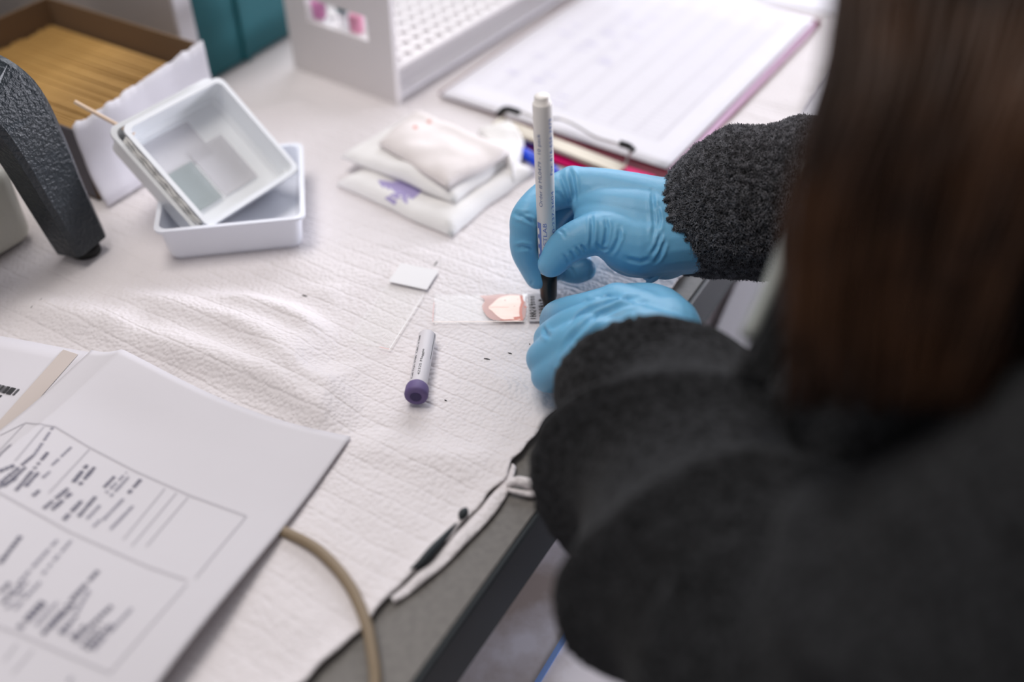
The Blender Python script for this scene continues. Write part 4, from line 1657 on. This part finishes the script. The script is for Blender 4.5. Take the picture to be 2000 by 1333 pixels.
bm = bmesh.new()
o0 = onl(190, 690); o1 = onl(-10, 655)
d1 = Vector((o1.x - o0.x, o1.y - o0.y, 0)).normalized()
g = []
for i in range(25):
    row = []
    for j in range(25):
        p = Vector((o0.x, o0.y, 0)) + d1 * (0.135 * i / 24) + ldir * (0.24 * j / 24) + wdir * 0
        row.append(bm.verts.new((p.x, p.y, lab_h(p.x, p.y))))
    g.append(row)
for i in range(24):
    for j in range(24):
        bm.faces.new((g[i][j], g[i + 1][j], g[i + 1][j + 1], g[i][j + 1]))
ls = ob('label_sheet', bm, M_paper, None, True)
md = ls.modifiers.new('s', 'SOLIDIFY'); md.thickness = 0.0003
tag(ls, 'white sheet with a barcode and a beige tape strip, beyond the fold of the form', 'paper sheet')
bm = bmesh.new()
P = [onl(lerp(138, -6, k / 10), lerp(688, 850, k / 10) , 0.0004) for k in range(11)]
strip(bm, P, 0.0090, lab_h, 0.0004)
ob('tape_strip', bm, mat('beige_tape', (0.56, 0.49, 0.45), 0.6), ls)
bm = bmesh.new()
for k in range(17):
    x = -2 + k * 2.3
    if rnd.random() < 0.2:
        continue
    a = onl(x + 3, 751.5 + k * 0.55, 0.0004); b = onl(x - 9, 764 + k * 0.55, 0.0004)
    strip(bm, [a, b], rnd.choice((0.0003, 0.0005, 0.0008)), lab_h, 0.0004)
strip(bm, [onl(-2, 776, 0.0004), onl(3, 772, 0.0004)], 0.001, lab_h, 0.0004)
ob('barcode', bm, M_ink, ls)

# cable from under the form and over the desk edge
bm = bmesh.new()
P = smooth_path([at(440, 1000, 0.0045), at(500, 1020, 0.0048), at(566, 1044, 0.0055), at(625, 1078, 0.0062), at(680, 1140, 0.0062), at(714, 1215, 0.0060), at(729, 1290, 0.0045), at(733, 1340, 0.0032), at(728, 1420, 0.0028), at(700, 1560, 0.0028)], 8)
add_tube(bm, P, 0.0026, 12)
tag(ob('cable', bm, M_cable, None, True), 'beige-brown round cable curving out from under the form to the desk edge', 'cable')

# ------------------------------------------------------------------ person leaning over the desk
person = empty('person', (0.40, -0.22, -0.75), 'person in blue gloves and charcoal fleece jacket leaning in to write with a marker', 'person')
HEAD = Vector((0.232, -0.122, 0.262))
CH = Vector((0.305, -0.195, 0.060))
FACE = Vector((-0.62, 0.30, -0.72)).normalized()

# right glove: thumb and index finger pinch the pen, the other fingers curl behind it
wr = deep(1372, 452, 0.556)
mcpI = deep(1120, 364, 0.566)
off = Vector((0.007, 0.019, -0.013))
mcpM, mcpR, mcpP = mcpI + off * 0.9 + Vector((-0.004, 0, 0)), mcpI + off * 1.8, mcpI + off * 2.5 + Vector((0.006, 0, 0))
bm = bmesh.new()
add_chain(bm, [wr, mcpI.lerp(wr, 0.45), mcpI], [0.0205, 0.0150, 0.0118])
add_chain(bm, [wr + off * 0.4, mcpM.lerp(wr, 0.4), mcpM], [0.019, 0.0155, 0.0118])
add_chain(bm, [wr + off * 0.7, mcpR.lerp(wr, 0.4), mcpR], [0.018, 0.0145, 0.0115])
add_chain(bm, [wr + off * 0.9, mcpP.lerp(wr, 0.4) , mcpP], [0.017, 0.014, 0.0105])
# thumb
th = [deep(1345, 470, 0.552), deep(1245, 480, 0.548), deep(1176, 456, 0.546), deep(1111, 478, 0.5445), deep(1080, 513, 0.5480)]
add_chain(bm, th, [0.019, 0.0170, 0.0122, 0.0106, 0.0080])
add_ball(bm, deep(1076, 516, 0.5490), 0.0076)
# ball of the thumb and web between thumb and index knuckle
add_chain(bm, [deep(1300, 490, 0.556), deep(1235, 497, 0.557), deep(1205, 492, 0.560)], [0.0165, 0.0130, 0.009])
add_chain(bm, [deep(1300, 440, 0.556), deep(1240, 428, 0.557), deep(1190, 415, 0.558), deep(1152, 402, 0.561)], [0.0205, 0.0185, 0.0150, 0.0105])
add_chain(bm, [deep(1290, 410, 0.560), deep(1220, 388, 0.563), deep(1160, 372, 0.565), deep(1128, 366, 0.566)], [0.0185, 0.0155, 0.0130, 0.0112])
add_chain(bm, [deep(1300, 462, 0.554), deep(1240, 452, 0.553), deep(1185, 436, 0.553), deep(1152, 430, 0.556)], [0.0200, 0.0170, 0.0130, 0.0095])
# index finger
add_chain(bm, [mcpI, deep(1068, 384, 0.562), deep(1029, 422, 0.5515), deep(1024, 452, 0.5535)], [0.0116, 0.0098, 0.0088, 0.0082])
add_chain(bm, [deep(1029, 422, 0.5515), deep(1023, 482, 0.5570), deep(1040, 522, 0.566), deep(1049, 543, 0.5690)], [0.0088, 0.0080, 0.0077, 0.0068])
# middle finger supports the pen from behind
add_chain(bm, [mcpM, deep(1070, 425, 0.580), deep(1060, 480, 0.580), deep(1085, 526, 0.584)], [0.0112, 0.0098, 0.0088, 0.0072])
# ring finger curls under, its tip points back to the wrist
add_chain(bm, [mcpR, deep(1095, 440, 0.596), deep(1086, 505, 0.590), deep(1118, 529, 0.586), deep(1142, 527, 0.584)], [0.0110, 0.0095, 0.0080, 0.0078, 0.0070])
add_chain(bm, [mcpP, deep(1150, 440, 0.606), deep(1120, 490, 0.606), deep(1135, 510, 0.606)], [0.0100, 0.0085, 0.0075, 0.0064])
gm = remesh(bm, 0.00065, 30, 'glove')
CR = [
    ([(1003, 421), (1020, 424), (1036, 432), (1046, 440)], 0.0011, 0.0011),
    ([(1000, 416), (1020, 418), (1042, 420)], 0.0012, 0.0006),
    ([(1006, 484), (1020, 481), (1034, 484), (1042, 492)], 0.0011, 0.0010),
    ([(1008, 489), (1022, 487), (1034, 490)], 0.0009, 0.0005),
    ([(1036, 556), (1042, 548)], 0.0008, 0.0005),
    ([(1111, 326), (1117, 345), (1122, 375), (1124, 402)], 0.0013, 0.0012),
    ([(1093, 338), (1102, 360), (1112, 390), (1118, 412)], 0.0012, 0.0010),
    ([(1086, 372), (1096, 385), (1112, 410)], 0.0012, 0.0009),
    ([(1155, 418), (1157, 440), (1156, 465), (1154, 488)], 0.0011, 0.0011),
    ([(1181, 425), (1186, 445), (1183, 470), (1177, 490)], 0.0011, 0.0011),
    ([(1210, 444), (1209, 465), (1200, 485), (1190, 500)], 0.0011, 0.0009),
    ([(1134, 478), (1140, 486), (1147, 493)], 0.0009, 0.0009),
    ([(1124, 482), (1131, 491), (1138, 498)], 0.0009, 0.0008),
    ([(1112, 490), (1120, 500), (1126, 507)], 0.0009, 0.0007),
    ([(1100, 497), (1108, 508), (1112, 516)], 0.0009, 0.0006),
    ([(1090, 449), (1100, 456), (1104, 468)], 0.0009, 0.0005),
    ([(1165, 476), (1172, 484), (1180, 488), (1190, 484)], 0.0009, 0.0007),
    ([(1273, 372), (1276, 400), (1279, 440), (1274, 476)], 0.0012, 0.0010),
    ([(1283, 400), (1288, 430), (1283, 465)], 0.0011, 0.0009),
    ([(1298, 470), (1290, 495), (1275, 520)], 0.0012, 0.0012),
    ([(1292, 455), (1284, 480), (1268, 505)], 0.0011, 0.0010),
    ([(1220, 505), (1250, 512), (1275, 505)], 0.0014, 0.0007),
    ([(1110, 520), (1118, 528), (1124, 545)], 0.0009, 0.0006),
]
crease(gm, CR)
gl = link('glove', gm, M_glove, person, True)
# rolled glove hem at the heel of the hand
bm = bmesh.new()
P = smooth_path([deep(1264, 553, 0.560), deep(1284, 540, 0.550), deep(1302, 514, 0.545), deep(1312, 484, 0.543), deep(1312, 452, 0.544)], 6)
Q = smooth_path([deep(1250, 536, 0.566), deep(1268, 520, 0.558), deep(1284, 498, 0.553), deep(1292, 472, 0.550), deep(1292, 446, 0.549)], 6)
rr = []
for a_, b_ in zip(P, Q):
    rr.append([bm.verts.new(a_.lerp(b_, t) + Vector((0, 0, 0.0006 * math.sin(t * 9)))) for t in (0, 0.25, 0.5, 0.75, 1.0)])
for i in range(len(rr) - 1):
    for k in range(4):
        bm.faces.new((rr[i][k], rr[i + 1][k], rr[i + 1][k + 1], rr[i][k + 1]))
add_tube(bm, P, [0.0010 + 0.0008 * min(1, i / 6) for i in range(len(P))], 10)
ob('rolled_hem', bm, M_glove, gl, True)

# left glove: a loose fist, index finger and thumb pressing on the slide
wl = deep(1300, 705, 0.485)
kI, kM, kR, kP = deep(1205, 598, 0.520), deep(1175, 628, 0.503), deep(1150, 664, 0.492), deep(1140, 702, 0.488)
bm = bmesh.new()
for k_, r_, wo in ((kI, 0.0125, (0.004, 0.020, 0.0)), (kM, 0.0125, (0, 0.007, 0.003)), (kR, 0.0122, (0, -0.005, 0.002)), (kP, 0.0115, (-0.002, -0.014, -0.004))):
    w_ = wl + Vector(wo)
    add_chain(bm, [w_, k_.lerp(w_, 0.5), k_], [0.0175, 0.0155, r_])
add_chain(bm, [wl + Vector((0.004, 0.024, 0.000)), deep(1278, 604, 0.525), deep(1215, 596, 0.535), deep(1150, 604, 0.545), deep(1112, 612, 0.556)], [0.017, 0.0135, 0.0115, 0.0098, 0.0080])
# index: knuckle, bend, tip on the slide
add_chain(bm, [kI, deep(1150, 607, 0.522), deep(1108, 612, 0.532), deep(1084, 618, 0.552), deep(1076, 634, 0.564)], [0.0120, 0.0100, 0.0090, 0.0080, 0.0068])
# middle, ring, little: folded under
add_chain(bm, [kM, deep(1120, 640, 0.507), deep(1076, 662, 0.521), deep(1078, 668, 0.547)], [0.0120, 0.0105, 0.0092, 0.0078])
add_chain(bm, [kR, deep(1105, 676, 0.500), deep(1061, 700, 0.514), deep(1075, 712, 0.538)], [0.0118, 0.0105, 0.0092, 0.0078])
add_chain(bm, [kP, deep(1105, 712, 0.498), deep(1068, 735, 0.512), deep(1092, 742, 0.530)], [0.0110, 0.0098, 0.0085, 0.0070])
gm = remesh(bm, 0.0010, 14, 'glove')
CR = [
    ([(1100, 640), (1150, 606), (1200, 588), (1255, 580)], 0.0016, 0.0016),
    ([(1095, 690), (1120, 655), (1160, 620), (1215, 598), (1270, 590)], 0.0018, 0.0014),
    ([(1110, 712), (1130, 680), (1165, 645), (1210, 622)], 0.0018, 0.0012),
    ([(1080, 725), (1100, 735), (1110, 745)], 0.0015, 0.0012),
    ([(1060, 640), (1066, 652), (1078, 660)], 0.0013, 0.0014),
    ([(1140, 590), (1170, 582), (1210, 578)], 0.0014, 0.0008),
    ([(1120, 700), (1150, 668), (1190, 640)], 0.0014, 0.0009),
]
crease(gm, CR)
link('glove', gm, M_glove, person, True)


# jacket
def fold_disp(me, path, amp, wl_, seed, lo=0.0, hi=1.0, fine=0.0):
    """ring-like folds round a sleeve whose centre line is path"""
    co, no = get_np(me)
    P = [np.array(p) for p in smooth_path(path, 8)]
    L = [0]
    for i in range(len(P) - 1):
        L.append(L[-1] + np.linalg.norm(P[i + 1] - P[i]))
    best = np.full(len(co), 1e9); s = np.zeros(len(co)); di = np.zeros((len(co), 3))
    for i in range(len(P) - 1):
        d, t = seg_dist(co, P[i], P[i + 1])
        mk = d < best
        best[mk] = d[mk]; s[mk] = L[i] + t[mk] * (L[i + 1] - L[i])
        di[mk] = co[mk] - (P[i] + t[mk, None] * (P[i + 1] - P[i]))
    ph = np.array([noise.noise(Vector(c) * 9 + Vector((seed, 0, 0))) * 3.4 + noise.noise(Vector(c) * 26 + Vector((0, seed, 0))) * 0.8 for c in co])
    am = np.array([0.65 + 0.7 * noise.noise(Vector(c) * 14 + Vector((0, 0, seed))) for c in co])
    x = s / wl_ * 2 * np.pi + ph
    w_ = np.clip(am, 0.1, 1.4) * (1 - np.abs(np.sin(x / 2)) * 2 + 0.6)
    f = np.clip((s / L[-1] - lo) / 0.06, 0, 1) * np.clip((hi - s / L[-1]) / 0.06, 0, 1)
    set_np(me, co + no * (amp * w_ * f)[:, None])
    return s, L[-1]


# right sleeve
RSp = [deep(1364, 446, 0.556), deep(1392, 425, 0.556), deep(1440, 402, 0.553), deep(1510, 396, 0.548), deep(1600, 390, 0.545), deep(1760, 380, 0.55), Vector((0.40, 0.055, 0.10)), Vector((0.425, -0.02, 0.15))]
RSr = [0.0215, 0.0335, 0.0405, 0.0425, 0.043, 0.045, 0.055, 0.065]
bm = bmesh.new()
add_chain(bm, RSp, RSr)
me = remesh(bm, 0.0016, 5, 'sleeve')
fold_disp(me, RSp, 0.0020, 0.034, 4.0, 0.0, 0.6)
co, no = get_np(me)
lump = np.array([noise.fractal(Vector(c) * 330, 1.0, 2.0, 2) for c in co])
set_np(me, co + no * (lump * 0.0010)[:, None])
slv = link('sleeve', me, M_fleece, person, True)
# ribbed cuff
CUp = [deep(1297, 448, 0.558), deep(1325, 446, 0.557), deep(1358, 440, 0.556)]
bm = bmesh.new()
ca = (CUp[2] - CUp[0]).normalized()
e1 = ca.cross(Vector((0, 0, 1))).normalized(); e2_ = ca.cross(e1)
NS, NR = 220, 46
rings = []
for i in range(NR + 1):
    t = i / NR
    c = CUp[0] * (1 - t) + CUp[2] * t
    base = 0.0208 + 0.0040 * math.sin(math.pi * min(t * 1.15, 1) * 0.5) - 0.0025 * (1 - min(1, t / 0.08)) ** 2 + 0.0012 * math.sin(math.pi * t)
    if t > 0.88:
        base -= 0.0035 * (t - 0.88) / 0.12
    row = []
    for k in range(NS):
        a = 2 * math.pi * k / NS
        p0 = e1 * math.cos(a) + e2_ * math.sin(a) * 1.06
        q = c + p0 * base
        rib = 0.0012 * math.cos(a * 24 + 1.5 * math.sin(t * 3)) + 0.0012 * noise.noise(q * 120) + 0.0007 * noise.noise(q * 420)
        row.append(bm.verts.new(c + p0 * (base + rib)))
    rings.append(row)
inner = [bm.verts.new(CUp[0] + (v.co - CUp[0]) * 0.86 + ca * 0.004) for v in rings[0]]
for i in range(NR):
    for k in range(NS):
        bm.faces.new((rings[i][k], rings[i][(k + 1) % NS], rings[i + 1][(k + 1) % NS], rings[i + 1][k]))
for k in range(NS):
    bm.faces.new((inner[k], inner[(k + 1) % NS], rings[0][(k + 1) % NS], rings[0][k]))
cuff = ob('cuff', bm, M_fleece, slv, True)

# left sleeve
LSp = [deep(1306, 768, 0.466), deep(1308, 810, 0.454), deep(1312, 860, 0.438), deep(1350, 985, 0.405), deep(1440, 1150, 0.372), deep(1560, 1300, 0.345), deep(1800, 1330, 0.30), deep(2150, 1150, 0.27), Vector((0.265, -0.315, 0.165))]
LSr = [0.0345, 0.0420, 0.0500, 0.0505, 0.0555, 0.060, 0.056, 0.060, 0.070]
bm = bmesh.new()
add_chain(bm, LSp, LSr)
me = remesh(bm, 0.0030, 6, 'sleeve')
fold_disp(me, LSp, 0.0115, 0.058, 1.0, 0.0, 0.95)
link('sleeve', me, M_fleece, person, True)

# torso of the jacket, shoulders, collar
bm = bmesh.new()
SHL, SHR = Vector((0.262, -0.315, 0.140)), Vector((0.410, -0.03, 0.140))
HIP = Vector((0.44, -0.28, -0.26))
NECK = Vector((0.325, -0.165, 0.205))
for t in np.linspace(0, 1, 9):
    for k in (-1, -0.5, 0, 0.5, 1):
        c = CH.lerp(HIP, t) + (SHR - SHL).normalized() * k * 0.085
        add_ball(bm, c, lerp(0.112, 0.118, t))
add_chain(bm, [SHL, NECK - Vector((0, 0, 0.03)), SHR], [0.078, 0.090, 0.078])
add_chain(bm, [NECK - Vector((0, 0, 0.03)), NECK], [0.085, 0.062])
add_chain(bm, [deep(1790, 905, 0.42), deep(1930, 930, 0.40), CH], [0.068, 0.080, 0.10])
me = remesh(bm, 0.005, 12, 'jacket')
co, no = get_np(me)
d_ = np.array([noise.noise(Vector(c) * Vector((12, 12, 9)) + Vector((3, 3, 3))) * 0.014 + noise.noise(Vector(c) * 26) * 0.004 for c in co])
set_np(me, co + no * d_[:, None])
link('jacket', me, M_fleece, person, True)
# front edge of the jacket with its zip, hanging in the gap
bm = bmesh.new()
a, b = deep(1600, 330, 0.365), deep(1448, 745, 0.350)
n = 24
ctr = [a.lerp(b, i / n) + Vector((0.0, 0, 0.0)) + RT * (0.004 * math.sin(i / n * 3.1)) for i in range(n + 1)]
sdv = (b - a).normalized().cross(FW).normalized()
add_tube(bm, ctr, 0.0042, 10)
add_tube(bm, [c + sdv * 0.0055 for c in ctr], 0.0036, 10)
jf = ob('jacket_front_edge', bm, M_fleece, person, True)
bm = bmesh.new()
add_tube(bm, [c - sdv * 0.0055 for c in ctr[:21]], 0.0030, 8)
ob('zip', bm, mat('grey_zip', (0.30, 0.32, 0.30), 0.45), jf, True)

# body: head, neck, forearms inside the sleeves, legs
bm = bmesh.new()
add_chain(bm, [CH, NECK, HEAD - FACE * 0.02 - Vector((0, 0, 0.03))], [0.09, 0.052, 0.050])
add_ball(bm, HEAD, 0.083, (1, 1, 1.08))
add_ball(bm, HEAD + FACE * 0.035 - Vector((0.0, 0.0, 0.035)), 0.060)
upf = (Vector((0, 0, 1)) - FACE * FACE.z).normalized()
sdf = FACE.cross(upf)
chin = HEAD + FACE * 0.062 - upf * 0.072
add_ball(bm, chin, 0.028)
add_chain(bm, [HEAD + FACE * 0.083 - upf * 0.005, HEAD + FACE * 0.104 - upf * 0.036, HEAD + FACE * 0.092 - upf * 0.042], [0.008, 0.011, 0.010])
for s_ in (-1, 1):
    add_ball(bm, HEAD + FACE * 0.078 + sdf * (0.031 * s_) - upf * 0.004, 0.013)
    add_ball(bm, HEAD + sdf * (0.082 * s_) - upf * 0.015 + FACE * 0.01, 0.022, (0.5, 1, 1.2))
add_chain(bm, [HEAD + FACE * 0.083 - upf * 0.060 - sdf * 0.018, HEAD + FACE * 0.089 - upf * 0.058, HEAD + FACE * 0.083 - upf * 0.060 + sdf * 0.018], [0.006, 0.0085, 0.006])
add_chain(bm, [CH, SHL + Vector((0.02, 0.02, 0)), LSp[5], LSp[3], wl], [0.09, 0.05, 0.040, 0.030, 0.020])
add_chain(bm, [CH, SHR - Vector((0.02, 0.02, 0)), RSp[5], RSp[3], wr], [0.09, 0.05, 0.034, 0.028, 0.018])
add_chain(bm, [CH, HIP], [0.095, 0.10])
me = remesh(bm, 0.004, 6, 'body')
link('body', me, M_skin, person, True)
bm = bmesh.new()
fwd = -DU
for s_ in (-0.09, 0.09):
    hp_ = HIP + DV * s_
    add_chain(bm, [hp_ - Vector((0, 0, 0.02)), hp_ + fwd * 0.22 - Vector((0, 0, 0.03)), hp_ + fwd * 0.42 - Vector((0, 0, 0.04)), hp_ + fwd * 0.40 - Vector((0, 0, 0.26)), hp_ + fwd * 0.40 + Vector((0, 0, -0.41))], [0.105, 0.085, 0.062, 0.055, 0.040])
add_ball(bm, HIP - Vector((0, 0, 0.02)), 0.12)
link('trousers', remesh(bm, 0.008, 4, 'trousers'), M_pants, person, True)
for s_ in (-0.09, 0.09):
    bm = bmesh.new()
    p = HIP + DV * s_ + fwd * 0.40
    p.z = -0.75
    add_box(bm, p - fwd * 0.07 - DV * 0.045 + Vector((0, 0, 0.001)), fwd * 0.26, DV * 0.09, (0, 0, 0.075), 0.03, 4)
    ob('shoe', bm, M_rubber, person, True)
# eyes
for s_ in (-1, 1):
    bm = bmesh.new()
    add_ball(bm, HEAD + FACE * 0.0845 + sdf * (0.031 * s_) - upf * 0.004, 0.0095)
    ob('eye', bm, M_white, person, True)

# hair: a cap on the head and long strands falling forward
hr = random.Random(5)
bm = bmesh.new()
add_ball(bm, HEAD - FACE * 0.012 + upf * 0.008, 0.094, (1, 1, 1.05), seg=40)
back_ = -FACE
for v in bm.verts:
    dd = (v.co - HEAD)
    f_ = dd.dot(FACE)
    if f_ > 0.045:
        v.co -= FACE * (f_ - 0.045)
    v.co += dd.normalized() * 0.003 * noise.noise(v.co * 60)
hairo = ob('hair', bm, M_hair, person, True)
for tress in range(5):
    bm = bmesh.new()
    for k in range(170):
        t = hr.random()
        # root on the left side of the head, ends hang down toward the desk
        xt = lerp(1660, 2250, t ** 1.1)
        dp = hr.uniform(0.245, 0.31) + 0.0 * tress
        yt = hr.uniform(-260, -120)
        top = deep(xt + 60, yt, dp + 0.01)
        mid1 = deep(lerp(1600, 2110, t) + hr.uniform(-12, 22), 180 + hr.uniform(-20, 20), dp)
        mid2 = deep(lerp(1535, 2010, t) + hr.uniform(-10, 25), 430 + hr.uniform(-20, 20), dp + 0.004)
        end = deep(lerp(1530, 1900, t) + hr.uniform(-18, 25), 690 + hr.uniform(-110, 120), dp + 0.012)
        rd = (top - HEAD).normalized()
        r1 = HEAD + (rd + Vector((0, 0, 0.9)) - FACE * 0.5).normalized() * 0.100
        r0 = HEAD + (rd * 0.3 + Vector((0, 0, 1.0)) - FACE * 0.9).normalized() * 0.098
        P = smooth_path([r0, r1, top, mid1, mid2, end], 6)
        n = len(P)
        add_tube(bm, P, [0.0016 * (1 - 0.75 * (i / n) ** 2) for i in range(n)], 5)
    ob('hair_lock', bm, M_hair, hairo, True)

# hair round the back and far side of the head, falling to the collar
for side in range(3):
    bm = bmesh.new()
    for k in range(150):
        an = lerp(-1.9, 1.5, (side + hr.random()) / 3)
        out = (-FACE * math.cos(an) + sdf * math.sin(an)).normalized()
        out = (out - Vector((0, 0, out.z * 0.6))).normalized()
        base_ = HEAD - FACE * 0.012
        P = [base_ + (Vector((0, 0, 1.0)) - FACE * 0.3 + out * 0.15).normalized() * 0.096,
             base_ + (Vector((0, 0, 0.75)) + out).normalized() * hr.uniform(0.098, 0.103),
             base_ + out * hr.uniform(0.098, 0.106),
             base_ + out * hr.uniform(0.088, 0.108) + Vector((0, 0, -0.075)),
             base_ + out * hr.uniform(0.085, 0.115) + Vector((0, 0, -0.14 - hr.random() * 0.03))]
        P = smooth_path(P, 5)
        n = len(P)
        add_tube(bm, P, [0.0015 * (1 - 0.7 * (i / n) ** 2) for i in range(n)], 5)
    ob('hair_lock', bm, M_hair, hairo, True)

# short fleece fibres on the cuff and the near half of the right sleeve
def fuzz(name, me_list, count, length, rad, m, parent, keep, seed=1):
    rg = np.random.default_rng(seed)
    pos = []
    for me in me_list:
        co, no = get_np(me)
        me.calc_loop_triangles()
        tri = np.array([t.vertices[:] for t in me.loop_triangles])
        a, b, c = co[tri[:, 0]], co[tri[:, 1]], co[tri[:, 2]]
        cen_ = (a + b + c) / 3
        ar = np.linalg.norm(np.cross(b - a, c - a), axis=1) * keep(cen_)
        idx = rg.choice(len(tri), size=count, p=ar / ar.sum())
        u_, v_ = rg.random((2, count)); f_ = u_ + v_ > 1; u_[f_] = 1 - u_[f_]; v_[f_] = 1 - v_[f_]
        p = a[idx] + (b - a)[idx] * u_[:, None] + (c - a)[idx] * v_[:, None]
        nn_ = no[tri[idx, 0]]
        j = rg.normal(0, 0.55, (count, 3))
        d1 = nn_ + j; d1 /= np.linalg.norm(d1, axis=1)[:, None]
        d2 = nn_ * 0.2 + j * 1.2 + rg.normal(0, 0.7, (count, 3)); d2 /= np.linalg.norm(d2, axis=1)[:, None]
        l = length * rg.uniform(0.5, 1.2, count)[:, None]
        p1 = p + d1 * l * 0.6
        pos.append(np.stack([p - nn_ * 0.0002, p1, p1 + d2 * l * 0.5], 1).reshape(-1, 3))
    pos = np.concatenate(pos)
    n = len(pos) // 3
    cv_ = bpy.data.hair_curves.new(name)
    cv_.add_curves([3] * n)
    cv_.position_data.foreach_set('vector', pos.astype(np.float32).ravel())
    ra = cv_.attributes.get('radius') or cv_.attributes.new('radius', 'FLOAT', 'POINT')
    ra.data.foreach_set('value', np.full(len(pos), rad, dtype=np.float32))
    o = bpy.data.objects.new(name, cv_)
    COL.objects.link(o)
    cv_.materials.append(m)
    o.parent = parent
    o.matrix_parent_inverse = Matrix.Identity(4)
    pm = Matrix.Identity(4)
    q = parent
    while q:
        pm = q.matrix_basis @ pm
        q = q.parent
    o.matrix_basis = pm.inverted()
    o['kind'] = 'stuff'
    return o


M_fib = mat('fleece_fibre', (0.10, 0.101, 0.11), 0.9, spec=0.1, noise_col=((0.26, 0.264, 0.285), 300, 0.4, 0.6))


def near(c):
    x = (c - np.array(CAM)) @ np.array(RT)
    z = (c - np.array(CAM)) @ np.array(FW)
    return ((1000 + FPX * x / z) < 1640).astype(float) + 1e-9


def wmesh(o):
    return o.data


# meshes are stored in the parent's frame; work on world-space copies
def wcopy(o):
    me = o.data.copy()
    M = o.matrix_basis.copy()
    q = o.parent
    while q:
        M = q.matrix_basis @ M
        q = q.parent
    me.transform(M)
    return me


ms, mc = wcopy(slv), wcopy(cuff)
fuzz('fleece_pile', [ms], 80000, 0.0017, 0.00010, M_fib, slv, near, 2)
fuzz('fleece_pile', [mc], 26000, 0.0010, 0.00009, M_fib, cuff, near, 3)
bpy.data.meshes.remove(ms); bpy.data.meshes.remove(mc)
